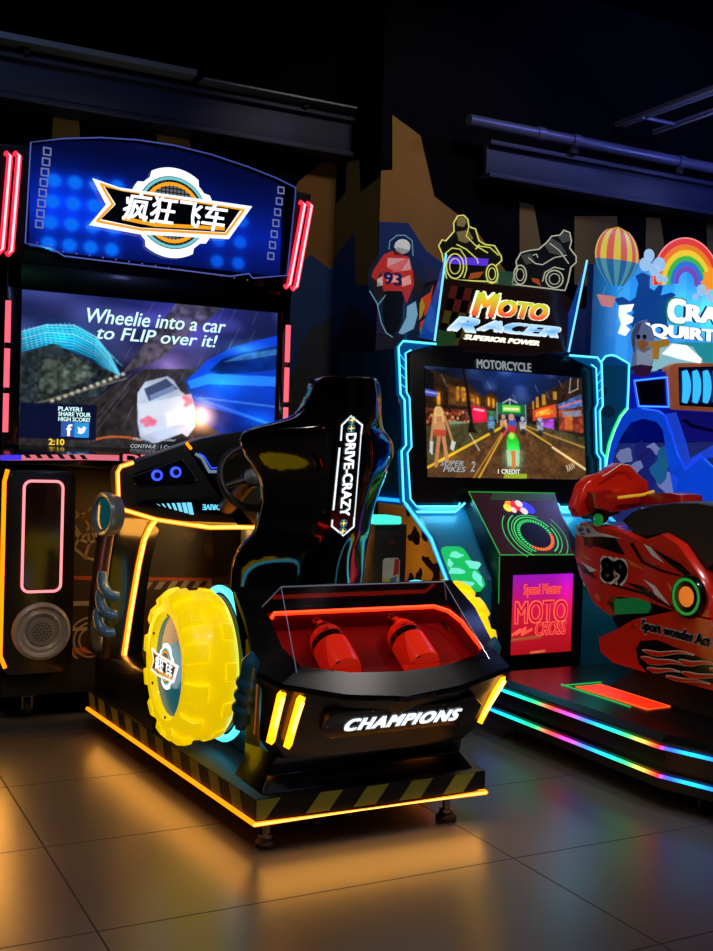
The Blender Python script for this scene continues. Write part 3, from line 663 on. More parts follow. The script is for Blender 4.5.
# tail: hull
def S_(y): return 0.525 + 0.585 * (y - 2.75)                # sloping top surface
def ringp(pts, z, zc=None): return [(XC + x, y, z if zc is None else (zc if abs(x) < 0.01 else z)) for x, y in pts]
A = [(-.29, 3.11), (-.30, 3.0), (-.325, 2.93), (-.30, 2.885), (-.15, 2.868), (0, 2.862), (.15, 2.868), (.31, 2.885), (.335, 2.93), (.30, 3.0), (.29, 3.11)]
B = [(-.30, 3.11), (-.31, 3.02), (-.365, 2.93), (-.345, 2.855), (-.17, 2.838), (0, 2.83), (.17, 2.838), (.355, 2.855), (.395, 2.94), (.31, 3.02), (.30, 3.11)]
B2 = [(-.30, 3.11), (-.315, 3.00), (-.375, 2.895), (-.362, 2.79), (-.185, 2.75), (0, 2.74), (.185, 2.75), (.38, 2.79), (.41, 2.90), (.315, 3.00), (.30, 3.11)]
Cc = [(-.385, 3.11), (-.395, 3.00), (-.402, 2.87), (-.372, 2.762), (-.19, 2.722), (0, 2.708), (.19, 2.722), (.395, 2.762), (.430, 2.87), (.418, 3.00), (.405, 3.11)]
zB2 = [.68, .60, .475, .455, .43, .422, .43, .455, .475, .60, .68]
zC = [S_(3.11) - .018, S_(3.0) - .018, .518, .503, .468, .452, .468, .503, .518, S_(3.0) - .018, S_(3.11) - .018]
rB2 = [(XC + p[0], p[1], z) for p, z in zip(B2, zB2)]
rC = [(XC + p[0], p[1], z) for p, z in zip(Cc, zC)]
rD = [(XC + p[0] * .995, p[1], z + 0.016) for p, z in zip(Cc, zC)]
hull = MB().loft([ringp(A, 0.272), ringp(B, 0.325), rB2, rC, rD], caps=False, closed=False)
inner = [(-.318, 3.005), (-.321, 2.94), (-.325, 2.87), (-.30, 2.80), (-.16, 2.765), (0, 2.756), (.16, 2.765), (.305, 2.80), (.335, 2.87), (.328, 2.94), (.318, 3.005)]
rI = [(XC + x, y, S_(y) + 0.002) for x, y in inner]
n_ = len(rD)
hull.add(rD + rI, [(i, i + 1, n_ + i + 1, n_ + i) for i in range(n_ - 1)])
hull.add([rD[0], rI[0], rI[-1], rD[-1]], [(0, 1, 2, 3)])
hull.add([rD[0], rD[-1], (XC + .405, 3.13, .742), (XC - .385, 3.13, .742)], [(0, 1, 2, 3)])
hull.add([(XC - .385, 3.13, .742), (XC + .405, 3.13, .742), (XC + .29, 3.13, .272), (XC - .29, 3.13, .272)], [(0, 1, 2, 3)])
ib = []
MB().box(XC - .26, XC + .26, 3.135, 3.68, .168, .50).build('rear_deck', BLKM, seat, bevel=.02)
tail = hull.build('tail_shell', mat('tail_black', (8, 8, 10), 0.28), seat, closed=True, smooth=28)
tray = MB(); full = rI + ib; low = [(x, y + 0.03, z - 0.06) for x, y, z in full]; m_ = len(full)
tray.add(full + low, [(i, (i + 1) % m_, m_ + (i + 1) % m_, m_ + i) for i in range(m_)] + [[m_ + i for i in range(m_)]])
tray.build('tray', mat('tray_red', (120, 22, 22), 0.4), tail, closed=False, smooth=0)
Zr = lambda y, k=0.0: S_(y) + k
path = [(XC - .312, 2.985, Zr(2.985, .004)), (XC - .30, 2.998, Zr(2.998, .006)), (XC + .26, 2.998, Zr(2.998, .006)), (XC + .30, 2.975, Zr(2.975, .006)), (XC + .322, 2.93, Zr(2.93, .004)), (XC + .326, 2.82, Zr(2.82, .004))]
neon(path, 0.0065, 0, off=(0, -0.7, 0.7)).build('red_light_line', [led('deepred', (255, 38, 12), 7.0), led('hotred', (255, 80, 36), 4.0)], tail)
REDB = mat('bottle_red', (235, 45, 22), 0.25, emit=(255, 40, 15), es=0.3, vary=0.05); REDK = mat('bottle_dark', (46, 8, 8), 0.25)  # bottle's own emission stands in for the red line's light on it
for bx in (-0.178, 0.088):
    dr = Vector((0.02 if bx < 0 else 0.0, 0.86, 0.50)).normalized(); c0 = Vector((XC + bx + 0.012, 2.785, S_(2.785) - 0.016))
    LB = lambda prof: [(r * 1.07, h * 1.3) for r, h in prof]
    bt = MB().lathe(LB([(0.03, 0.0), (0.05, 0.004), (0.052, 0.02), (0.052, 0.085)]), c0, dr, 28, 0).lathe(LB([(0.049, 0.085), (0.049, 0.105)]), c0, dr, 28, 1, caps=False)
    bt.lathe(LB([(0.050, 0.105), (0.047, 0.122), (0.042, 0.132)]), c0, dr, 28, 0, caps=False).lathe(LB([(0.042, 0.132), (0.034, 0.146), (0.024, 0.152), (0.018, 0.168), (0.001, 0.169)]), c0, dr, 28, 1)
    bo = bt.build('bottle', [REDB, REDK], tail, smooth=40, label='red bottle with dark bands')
    u_ = dr.orthogonal().normalized(); side_ = Vector((1, 0, 0))
    e_ = c0 + dr * 0.214
    MB().tube([e_ - side_ * 0.014, e_ - side_ * 0.013 + dr * 0.022, e_ - side_ * 0.006 + dr * 0.036, e_ + side_ * 0.006 + dr * 0.036, e_ + side_ * 0.013 + dr * 0.022, e_ + side_ * 0.014], 0.004, 8).build('carry_loop', REDK, bo)
    nr = Vector((0, -0.50, 0.86)); pb = MB()
    if True:                                                # dark label patches wrapped on the bottle
        for a0, a1, h0, h1 in ((14, 30, 0.012, 0.05), (30, 46, 0.012, 0.05), (-46, -30, 0.0, 0.03), (-20, 0, 0.062, 0.070), (0, 20, 0.062, 0.070), (20, 40, 0.058, 0.070), (-40, -20, 0.062, 0.074), (-30, -12, 0.106, 0.112), (12, 34, 0.104, 0.112)):
            sidev = dr.cross(nr).normalized()
            pts = []
            for a, h in ((a0, h0), ((a0 + a1) / 2, h0), (a1, h0), (a1, h1), ((a0 + a1) / 2, h1), (a0, h1)):
                ra = math.radians(a); pts.append(tuple(c0 + dr * h * 1.3 + (nr * math.cos(ra) + sidev * math.sin(ra)) * 0.0530))
            pb.poly(pts, 0)
    pb.build('bottle_label', REDK, bo, closed=False, smooth=0)
lid = MB(); bl = [(XC - .322, 2.775, S_(2.775) + .004), (XC + .325, 2.775, S_(2.775) + .004), (XC + .325, 3.03, S_(3.03) + .004), (XC - .325, 3.03, S_(3.03) + .004)]
tl = [(XC - .285, 2.985, .757), (XC + .285, 2.985, .757)]
lid.add(bl + tl, [(0, 1, 5, 4), (0, 4, 3), (1, 2, 5), (3, 4, 5, 2)])
ld = lid.build('clear_lid', clear('sheet_smoke', (222, 200, 205), 0.006, 0.05, 0.03), tail, closed=False, smooth=0, label='clear lid over the bottles')
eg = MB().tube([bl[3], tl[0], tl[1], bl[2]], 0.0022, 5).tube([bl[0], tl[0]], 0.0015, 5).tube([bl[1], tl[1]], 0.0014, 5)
eg.build('lid_edge', mat('clear_edge', (150, 160, 175), 0.1, emit=(90, 120, 150), es=0.25, vary=0), ld)  # faint blue emission stands in for the highlight along the lid's edges
# tail plate and lights (plate follows the leaning tail face)
fy = Vector((0, -0.115, 0.165)).normalized()
tp = Vector((XC + 0.025, 2.772, 0.388))
b = MB().frame(tp, XR, fy)
b.flat([(-0.262, -0.02), (-0.225, -0.058), (0.225, -0.058), (0.262, -0.02), (0.262, 0.03), (0.235, 0.055), (-0.235, 0.055), (-0.262, 0.03)], -0.03, 0.034, 0)
pl = b.build('name_plate', mat('plate_black', (13, 13, 16), 0.2), tail, bevel=0.002)
MB().frame(tp, XR, fy).text('CHAMPIONS', (0, 0.0), 0.39, 0.053, 0.007, 0, 0.18, 0.065, spacing=1.18).build('lit_lettering', WHITE, pl, closed=False, smooth=0)
b = MB().frame(tp, XR, fy)
for x, y in ((-0.25, 0.0), (-0.22, -0.05), (0.0, -0.05), (0.22, -0.05), (0.25, 0.0), (0.12, 0.048), (-0.12, 0.048)): b.disc((x, y), 0.0035, None, 0.0052, 10)
b.build('plate_screws', CHROME, pl, closed=False, smooth=0)
fr_ = Vector((0, -0.045, 0.055)).normalized()
b = MB().frame((XC + 0.03, 2.7045, 0.462), XR, (0, 0.35, 0.9)).text('speed', (0, 0), 0.12, 0.026, 0.004, 0, 0.0, 0.03).line2([(-0.075, 0), (-0.14, 0)], 0.002, 0.004).line2([(0.075, 0), (0.14, 0)], 0.002, 0.004)
b.build('ridge_lettering', mat('ridge_ink', (44, 40, 46), 0.4), tail, closed=False, smooth=0)
AMB = led('amber', (255, 135, 8), 4.2); AMBH = led('amber_hot', (255, 190, 85), 5.0)
def brake(xa, xb, ya, yb, za, zb):
    b = MB(); b.tube([(xa, ya, za), (xb, yb, zb)], 0.0135, 4, m=0)
    b.tube([(xa, ya - 0.011, za + 0.012), (xb, yb - 0.011, zb - 0.012)], 0.006, 6, m=1)
    return b.build('brake_light', [AMB, AMBH], tail, smooth=0)
brake(XC - 0.362, XC - 0.372, 2.852, 2.762, 0.335, 0.492); brake(XC - 0.316, XC - 0.322, 2.836, 2.742, 0.322, 0.48)
brake(XC + 0.352, XC + 0.372, 2.856, 2.768, 0.33, 0.488); brake(XC + 0.377, XC + 0.396, 2.89, 2.80, 0.345, 0.50)
MB().tube([(XC - 0.397, 2.89, 0.35), (XC - 0.405, 2.86, 0.50)], 0.0025, 6).build('pinstripe', led('dim_amber', (150, 80, 40), 0.6), tail)
# tyres
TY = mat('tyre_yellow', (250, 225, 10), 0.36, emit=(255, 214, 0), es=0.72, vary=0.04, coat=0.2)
HUBC = mat('hub_teal', (10, 62, 70), 0.25, emit=(6, 96, 108), es=0.7, vary=0.3, scale=9)
def tyre(sgn):
    K = 1.07; WK = 0.84; TC = (3.385, 0.458) if sgn < 0 else (3.36, 0.458); xo = 1.092 if sgn < 0 else 2.212; ax = (-sgn, 0, 0); c0 = (xo, *TC)
    prof = [(0.148, 0.030), (0.155, 0.010), (0.161, 0.0), (0.188, 0.0), (0.202, 0.010), (0.216, 0.028), (0.221, 0.05), (0.224, 0.09), (0.225, 0.14), (0.222, 0.17), (0.212, 0.186), (0.09, 0.188)]
    b = MB().lathe([(r * K, h * K * WK) for r, h in prof], c0, ax, 64)
    ty = b.build('tyre', TY, seat, smooth=30, label='bright yellow knobbly tyre')
    A_ = Vector(ax)
    def P(r, a, h): return tuple(Vector(c0) + A_ * h * K * WK + Vector((0, math.cos(a), math.sin(a))) * r * K)
    for k in range(12):
        th = 2 * PI * (k + 0.35) / 12; b = MB(); d_ = 0.135
        b.add([P(0.186, th - d_, -.004), P(0.186, th + d_, -.004), P(0.208, th + d_ * .95, -.006), P(0.208, th - d_ * .95, -.006), P(0.234, th - d_ * .85, 0.03), P(0.234, th + d_ * .85, 0.03), P(0.239, th + d_ * .85, .066), P(0.239, th - d_ * .85, .066), P(0.215, th - d_, .082), P(0.215, th + d_, .082), P(0.18, th - d_, 0.02), P(0.18, th + d_, 0.02)],
              [(0, 1, 2, 3), (3, 2, 5, 4), (4, 5, 6, 7), (7, 6, 9, 8), (8, 9, 11, 10), (10, 11, 1, 0), (0, 3, 4, 7, 8, 10), (1, 11, 9, 6, 5, 2)])
        b.build('tread', TY, ty, bevel=0.006, smooth=40)
        th += PI / 12; d_ = .13; b = MB()
        b.add([P(0.215, th - d_, .126), P(0.215, th + d_, .126), P(.233, th + d_ * .85, .134), P(.233, th - d_ * .85, .134), P(.228, th - d_ * .85, .172), P(.228, th + d_ * .85, .172), P(0.21, th + d_, .182), P(0.21, th - d_, .182)],
              [(0, 1, 2, 3), (3, 2, 5, 4), (4, 5, 6, 7), (0, 3, 4, 7), (1, 6, 5, 2), (7, 6, 1, 0)])
        b.build('tread', TY, ty, bevel=0.006, smooth=40)
    hb = MB().lathe([(0.150 * K, 0.022), (0.05, 0.020), (0.001, 0.019)], c0, ax, 40).build('hub_disc', HUBC, ty)
    ex = Vector((0, -1, 0)) if sgn < 0 else Vector((0, 1, 0))
    emblem('hub_emblem', (xo + A_.x * 0.008, *TC), ex, ZU, 0.385, ty, t=0.004)
    for k in range(6):
        a = 2 * PI * (k + 0.5) / 6; MB().lathe([(0.0055, 0), (0.005, 0.004), (0.001, 0.005)], (xo + A_.x * 0.008, TC[0] + 0.166 * math.cos(a), TC[1] + 0.166 * math.sin(a)), (sgn, 0, 0), 10).build('hub_screw', mat('screw_dark', (60, 50, 12), 0.4), ty)
    ring = [(xo + A_.x * 0.190, TC[0] + 0.243 * math.cos(2 * PI * k / 40), TC[1] + 0.243 * math.sin(2 * PI * k / 40)) for k in range(40)]
    MB().tube(ring, 0.012, 8, True).build('rim_light', led('rim_cyan', (70, 215, 255), 2.2), ty)
    MB().lathe([(0.09, 0.178), (0.225, 0.176), (0.225, 0.182), (0.09, 0.182)], c0, ax, 40).build('tyre_inner_disc', mat('inner_side_olive', (70, 62, 10), 0.5), ty)  # olive disc coloured as the tyre's dimly lit inner side
    MB().tube([tuple(Vector(c0) + A_ * 0.15), (XC + sgn * 0.26, *TC)], 0.06, 20).build('axle', BLKM, ty)
    # blue damper beside the tyre
    p = oX(252.5, 652, 1.185); q = oX(240, 728, 1.185); sx = 1.185 if sgn < 0 else 2 * XC - 1.185
    p = Vector((sx, p.y, p.z)); q = Vector((sx, q.y, q.z)); path = []; rad = []
    for k in range(25):
        t = k / 24; path.append(p.lerp(q, t)); e_ = 0.020 if t < 0.12 else (0.016 if t > 0.92 else 0.027)
        rad.append(e_ + (0.007 if (0.3 < t < 0.85 and k % 4 in (1, 2)) else 0))
    rad[0] = 0.004; rad[1] = 0.012
    MB().tube(path, rad, 16).build('damper', mat('damper_blue', (40, 104, 136), 0.3, 0.2), seat, smooth=50, label='ribbed blue damper')
tyre(-1); tyre(1)
MB().prism([(2.90, 0.31), (2.985, 0.30), (3.01, 0.60), (2.97, 0.62), (2.93, 0.55)], 1.217, 1.226, 'x').build('tyre_inner_plate', mat('inner_side_olive'), seat)  # olive plate standing in for the tyre's dimly lit inner side
MB().prism([(2.90, 0.31), (2.985, 0.30), (3.01, 0.60), (2.97, 0.62), (2.93, 0.55)], 1.974, 1.983, 'x').build('tyre_inner_plate', mat('inner_side_olive'), seat)  # same stand-in for the other tyre's inner side
# seat
SP0 = Vector((XC, 3.50, 0.72)); SN = Vector((0, 1, 0.2857))
le = [(330, 58), (318, 95), (310, 130), (290, 180), (265, 215), (200, 235), (140, 242), (100, 258), (78, 300), (92, 350), (130, 400), (155, 460), (157, 530), (140, 600), (130, 650), (80, 700), (52, 760), (45, 820), (60, 880)]
ri = [(520, 64), (546, 95), (560, 150), (568, 212), (600, 258), (640, 282), (663, 312), (662, 360), (640, 410), (600, 480), (575, 540), (560, 600), (552, 700), (550, 800), (550, 880)]
def edge(pts, fwd): return sorted([(p.z, p.x) for p in (oP(220 + x / 3.753, 360 + y / 3.753, SP0 + Vector((0, fwd, 0)), SN) for x, y in pts)])
LE = edge(le, 0.09); RE = edge(ri, 0.10)
zs = [0.56, 0.62] + list(np.linspace(0.70, 1.395, 30)) + [1.408, 1.416]
rings = []
for z in zs:
    zz = min(max(z, 0.70), 1.40)
    xl = float(np.interp(zz, [a for a, _ in LE], [c_ for _, c_ in LE])); xr = float(np.interp(zz, [a for a, _ in RE], [c_ for _, c_ in RE]))
    mid = (xl + xr) / 2; hw = (xr - xl) / 2
    if z > 1.40: hw *= 0.93 if z < 1.41 else 0.82
    y0 = 3.50 - 0.2857 * (z - 0.72); th = 0.055 if z < 1.40 else 0.03
    wing = 0.04 + 0.07 * max(0, min(1, (hw - 0.12) / 0.16)); back = []; front = []
    for k in range(17):
        t = -1 + 2 * k / 16
        spine = -0.080 * math.exp(-(t * hw / 0.15) ** 2) - 0.03 * (1 - t * t)
        fold = 0.018 * math.cos(t * 3 * PI) * (1 - abs(t)) 
        back.append((mid + hw * t, y0 + spine + fold * 0.5 + wing * abs(t) ** 3, z))
    for k in range(16, -1, -1):
        t = -1 + 2 * k / 16
        front.append((mid + hw * t * 0.97, y0 + 0.04 + th * (1 - t * t) + wing * abs(t) ** 3 + 0.012, z))
    rings.append(back + front)
ss = MB().loft(rings).build('seat_backrest', SEATBLK, seat, smooth=50, sub=1, label='glossy black bucket seat back shell')
MB().prism(rrect(XC - 0.22, XC + 0.25, 3.46, 3.98, 0.08), 0.52, 0.64, 'z').build('seat_cushion', BLKM, seat, bevel=0.03)
MB().box(XC - 0.16, XC + 0.18, 3.55, 3.9, 0.36, 0.52).build('seat_mount', BLKMATTE, seat, bevel=0.01)
PN = Vector((0, 1, 0.2857)).normalized(); p0 = SP0 + Vector((0, -0.128, 0))
def sp(x, y): return oP(220 + x / 3.753, 360 + y / 3.753, p0, SN)
top_ = sp(490, 205); bot_ = sp(461, 662); cen = (top_ + bot_) / 2; ey = (top_ - bot_); ln = ey.length; ey.normalize()
ex = Vector((1, 0, 0)); ex = (ex - ey * ex.dot(ey)).normalized()
def loc2(x, y): d = sp(x, y) - cen; return (d.dot(ex), d.dot(ey))
hexo = [loc2(*p) for p in ((490, 205), (538, 240), (505, 625), (461, 662), (414, 625), (445, 240))]
b = MB().frame(cen, ex, ey).flat([(a * 1.04, c_ * 1.01) for a, c_ in hexo], -0.035, 0.036)
sg = b.build('sign_panel', mat('plate_black'), ss, smooth=0)
b = MB().frame(cen, ex, ey)
b.line2([loc2(452, 300), loc2(456, 243), loc2(490, 210), loc2(532, 243), loc2(528, 275)], 0.006, 0.004)
b.line2([loc2(528, 275), loc2(507, 545), loc2(500, 622)], 0.004, 0.004); b.line2([loc2(447, 330), loc2(424, 560)], 0.007, 0.004)
b.line2([loc2(420, 600), loc2(418, 622), loc2(461, 657), loc2(500, 624), loc2(502, 590)], 0.006, 0.004)
b.build('sign_outline', WHITE, sg, closed=False, smooth=0)
tx, ty_ = loc2(478, 430)
b = MB().frame(cen, ex, ey).text('DRIVE-CRAZY', (tx, ty_), ln * 0.68, 0.038, 0.006, 0, 0.0, 0.035, rot=-PI / 2 - 0.02)
b.build('sign_lettering', led('sign_glow', (235, 240, 245), 1.3), sg, closed=False, smooth=0)
for px, py in ((494, 224), (491, 255), (462, 611), (459, 641)):
    u_, v_ = loc2(px, py); b = MB().frame(cen, ex, ey)
    b.flat([(u_ + (0.013 if k % 2 == 0 else 0.004) * math.cos(k * PI / 4), v_ + (0.013 if k % 2 == 0 else 0.004) * math.sin(k * PI / 4)) for k in range(8)], 0.005, 0, 0); b.ring((u_, v_), 0.011, 0.0135, 0.0045, 0, 360, 20, 1)
    b.build('sign_star', [led('star_gold', (250, 225, 110), 1.2), led('star_teal', (60, 160, 190), 0.8)], sg, closed=False, smooth=0)
# dashboard, wheel and its legs
XD = 1.64
lf = xz([(255, 526), (209, 526), (156, 518), (121.5, 507.5), (119, 504), (118, 472), (120.5, 467), (132.5, 463), (185, 444.5), (201, 439), (238, 432)], 4.08)
dash_o = lf + [(2 * XD - x, z) for x, z in lf[::-1]]
b = MB().prism(dash_o, 4.08, 4.19, 'y')
ds = b.build('dashboard', BLKM, seat, bevel=0.006)
pl_ = [(x - 0.003 if i < 3 else x, 4.076, z - 0.004) for i, (x, z) in enumerate(lf[:8])]
pl_ = [(x, 4.072, z) for x, z in xz([(262, 527), (209, 527.5), (156, 519.5), (121, 509), (118, 504), (117, 472), (120, 466.5), (132.5, 462.5)], 4.08)]
neon(pl_, 0.0085, 0).build('dash_light', [ORANGE, ORANGE_HOT], ds)
neon([(2 * XD - x, y, z) for x, y, z in pl_[:3]], 0.0085, 0).build('dash_light', [ORANGE, ORANGE_HOT], ds)
q_ = xz([(186.5, 442.5), (187, 444), (191, 449)], 4.075)
MB().tube([(x, 4.072, z) for x, z in q_], 0.006, 6).build('dash_marker', ORANGE, ds)
def D3(x, y): p = oY(80 + x / 3.806, 430 + y / 3.806, 4.076); return (p.x, p.z)
fp = MB().frame((0, 4.076, 0), XR, ZU)
fp.flat([D3(195, 175), D3(215, 160), D3(385, 108), D3(445, 190), D3(440, 198), D3(225, 212)], 0, 0.006, 0); fp.flat([D3(200, 285), D3(245, 268), D3(420, 262), D3(560, 280), D3(610, 310), D3(560, 322), D3(240, 290)], 0, 0.006, 0)
fpo = fp.build('control_panel', mat('panel_smoke', (16, 16, 22), 0.15), ds, closed=False, smooth=0)
b = MB().frame((0, 4.068, 0), XR, ZU)
b.line2([D3(195, 178), D3(385, 110), D3(447, 192)], 0.0025, 0, 0)
for p in ((390, 115), (437, 190), (205, 205)): b.disc(D3(*p), 0.004, None, 0.0003, 10)
b.build('panel_line', mat('panel_line_grey', (120, 118, 116), 0.3, 0.5), fpo, closed=False, smooth=0)
for p, k in (((290, 172), 1.0), ((361, 160), 1.0)):
    x, z = D3(*p); bb = MB().lathe([(0.021, 0), (0.021, 0.010), (0.018, 0.013), (0.014, 0.013), (0.013, 0.008)], (x, 4.07, z), (0, -1, 0), 24).build('start_button', led('button_blue', (45, 70, 255), 2.4), ds)
    MB().lathe([(0.013, 0.0), (0.013, 0.010), (0.010, 0.012), (0.001, 0.012)], (x, 4.07, z), (0, -1, 0), 20).build('button_cap', mat('cap_navy', (20, 24, 80), 0.2), bb)
HAT = led('hatch_cyan', (120, 215, 245), 1.1)
for k in range(7):
    x0, z0 = D3(300 + 19 * k, 283 + 1.2 * k); w_, h_ = 0.006 + 0.003 * k, 0.005 + 0.0042 * k
    MB().frame((0, 4.067, 0), XR, ZU).flat([(x0, z0 - h_), (x0 + w_ * .8, z0 - h_ * 1.1), (x0 + w_ * .8 - 0.012, z0 + h_ * 0.5), (x0 - 0.012, z0 + h_ * 0.5)], 0, 0, 0).build('lit_dash', HAT, fpo, closed=False, smooth=0)
x0, z0 = D3(498, 293)
MB().frame((0, 4.067, 0), XR, ZU).text('DRIVE', (x0, z0), 0.075, 0.022, 0, 0, 0, 0.03, rot=PI).build('dash_lettering', HAT, fpo, closed=False, smooth=0)
b = MB().frame((0, 4.074, 0), XR, ZU).line2([D3(440, 92), D3(462, 105), D3(490, 158), D3(535, 158)], 0.012, 0.004, 0).line2([D3(452, 90), D3(470, 100), D3(497, 145), D3(540, 142)], 0.003, 0.005, 1)
b.build('lit_chevron', [mat('chevron_grey', (110, 125, 140), 0.3, emit=(130, 150, 175), es=0.6), BLUE], ds, closed=False, smooth=0)
for sgn in (-1, 1):
    def mx(pts): return pts if sgn < 0 else [(2 * XD - x, z) for x, z in pts][::-1]
    lg = xz([(118, 508), (152, 520), (160, 530), (152, 560), (146, 600), (142, 655), (101, 660), (104, 610), (110, 560)], 4.12)
    lo = MB().prism(mx(lg), 4.12, 4.36, 'y').build('support_leg', BLK, seat, bevel=0.008)
    st = [(x, 4.112, z) for x, z in xz([(155.5, 519), (149, 528), (143.5, 540), (138, 565), (130, 612), (123.5, 655)], 4.12)]
    if sgn > 0: st = [(2 * XD - x, y, z) for x, y, z in st]
    neon(st, 0.0115, 0).build('leg_light', [ORANGE, ORANGE_HOT], lo)
# headlamp and exhaust stubs at the left leg
hl = Vector(oY(103, 514, 4.06)); axh = Vector((-0.97, -0.24, 0.04)).normalized()
b = MB().lathe([(0.074, -0.05), (0.082, -0.02), (0.083, 0.0), (0.078, 0.008), (0.066, 0.004), (0.062, -0.012)], hl, axh, 36)
ho = b.build('headlamp', mat('lamp_grey', (140, 146, 156), 0.3, 0.3), seat)
MB().lathe([(0.062, -0.01), (0.058, 0.0), (0.035, 0.008), (0.001, 0.010)], hl, axh, 32).build('lens', mat('lens_teal', (22, 96, 108), 0.12, emit=(20, 120, 130), es=0.18, vary=0.3, scale=25), ho)
for k, (pe, ps) in enumerate((((118, 596.5), (102, 582)), ((116, 615), (100, 601)), ((113.5, 632.5), (98, 620)))):
    e_ = oY(*pe, 4.04); s_ = oY(*ps, 4.10)
    path = [s_ + Vector((0.0, 0.0, 0.04)), s_ + Vector((0, 0, .012)), s_ + Vector((0.004, -0.01, -0.018)), s_.lerp(e_, 0.35) + Vector((0, -0.02, -0.026)), s_.lerp(e_, 0.7) + Vector((0, -0.02, -0.014)), e_]
    MB().tube(path, [0.016, 0.02, 0.021, 0.021, 0.021, 0.019], 14).build('exhaust_pipe', mat('pipe_steel_blue', (96, 136, 176), 0.22, 0.2), seat, smooth=60)
# steering wheel
wc = oY(251, 478, 3.79); wn = Vector((-0.05, -0.92, 0.38)).normalized(); wu = wn.orthogonal().normalized(); wv = wn.cross(wu)
rim = [tuple(wc + (wu * math.cos(2 * PI * k / 40) + wv * math.sin(2 * PI * k / 40)) * 0.118) for k in range(40)]
wo = MB().tube(rim, 0.014, 10, True).build('steering_wheel', BLKM, seat)
for a in (90, 210, 330):
    d = wu * math.cos(math.radians(a)) + wv * math.sin(math.radians(a))
    MB().tube([tuple(wc + d * 0.03), tuple(wc + d * 0.116)], [0.014, 0.010], 8).build('spoke', BLKM, wo)
MB().lathe([(0.036, -0.02), (0.036, 0.004), (0.03, 0.012), (0.001, 0.014)], wc, wn, 28).build('wheel_hub', mat('hub_grey', (30, 32, 36), 0.3, 0.3), wo)
MB().tube([tuple(wc - wn * 0.01), tuple(wc - wn * 0.30)], [0.03, 0.04], 16).build('steering_column', BLKM, seat)
# card reader box on its post
t = thing('card_reader_box', 'slim black card reader box with a glowing cyan top, behind the bucket seat', 'card reader', (2.19, 3.95, 0))
MB().box(2.125, 2.275, 3.90, 4.06, 0.0, 0.872).build('box_body', BLKM, t, bevel=0.006)
MB().frame((0, 3.899, 0), XR, ZU).disc((2.205, 0.80), 0.016, None, 0, 20).build('lock', CHROME, t, closed=False)
b = MB().frame((0, 3.899, 0), XR, ZU).flat([(2.165, 0.52), (2.245, 0.52), (2.245, 0.725), (2.235, 0.735), (2.175, 0.735), (2.165, 0.725)], 0, 0.001, 0).flat([(2.165, 0.56), (2.21, 0.585), (2.235, 0.66), (2.165, 0.64)], 0.0015, 0, 1).flat([(2.215, 0.66), (2.242, 0.67), (2.242, 0.73), (2.22, 0.73)], 0.0016, 0, 2).flat([(2.165, 0.6), (2.20, 0.61), (2.2, 0.65), (2.165, 0.65)], 0.0018, 0, 3)
b.build('sticker', [mat('sticker_pale', (165, 170, 165), 0.4), mat('sticker_blue', (50, 100, 140), 0.4), mat('sticker_red', (150, 40, 40), 0.4), mat('sticker_yellow', (180, 160, 60), 0.4)], t, closed=False, smooth=0)
MB().prism(rrect(2.108, 2.235, 0.874, 0.906, 0.008), 3.88, 4.0, 'y').build('glowing_top', led('top_cyan', (60, 225, 190), 1.5), t)
# ================================================================== MOTORCYCLE CABINET
def centre(pts): return (sum(p[0] for p in pts) / len(pts), sum(p[1] for p in pts) / len(pts))
def vcol(ob, fn):
    me = ob.data; at = me.color_attributes.new('Col', 'FLOAT_COLOR', 'POINT')
    o = worigin(ob.parent)
    for i, v in enumerate(me.vertices): at.data[i].color = rgb(fn(v.co + o))
    return ob
XM = 3.10
mc = thing('motorcycle_game_cabinet', 'motorcycle arcade cabinet with cyan light frame, street race screen and two rider cutouts on top', 'arcade machine', (XM, 4.7, 0))
TEAL = mat('case_teal', (18, 104, 136), 0.35, coat=0.2)
MLX, MRX = 2.545, 3.655
prof = [(4.13, 0.14), (4.13, 0.60), (4.40, 0.945), (4.42, 0.945), (4.52, 1.66), (5.12, 1.66), (5.12, 0.14)]
MB().prism(prof, MLX, MRX, 'x').build('cabinet_body', TEAL, mc, bevel=0.008)
for x in (2.65, 3.55):
    for y in (4.0, 5.05):
        MB().lathe([(0.03, 0), (0.03, 0.012), (0.012, 0.02), (0.012, 0.14)], (x, y, 0), (0, 0, 1), 16).build('leveling_foot', GREYM, mc)
for x0_, x1_ in ((MLX - .0005, MLX + .022), (MRX - .022, MRX + .0005)):
    MB().prism([(3.998, 0.14), (3.998, 0.615), (4.14, 0.784), (4.388, 0.938), (4.60, 0.938), (4.60, 0.14)], x0_, x1_, 'x').build('side_cheek', TEAL, mc)
def gold_material():
    m = bpy.data.materials.new('gold_swirl'); m.use_nodes = True; nt = m.node_tree; b_ = nt.nodes['Principled BSDF']; N = nt.nodes.new; L = nt.links.new
    tc = N('ShaderNodeTexCoord'); wv = N('ShaderNodeTexWave'); wv.inputs['Scale'].default_value = 6.5; wv.inputs['Distortion'].default_value = 10; wv.inputs['Detail'].default_value = 1.5; wv.inputs['Detail Scale'].default_value = 1.2
    L(tc.outputs['Object'], wv.inputs['Vector']); r = N('ShaderNodeValToRGB'); r.color_ramp.elements[0].position = 0.30; r.color_ramp.elements[0].color = rgb((30, 18, 6)); r.color_ramp.elements[1].position = 0.37; r.color_ramp.elements[1].color = rgb((255, 196, 70))
    L(wv.outputs['Color'], r.inputs['Fac']); L(r.outputs['Color'], b_.inputs['Base Color']); b_.inputs['Roughness'].default_value = 0.35
    return m
GOLD = gold_material()
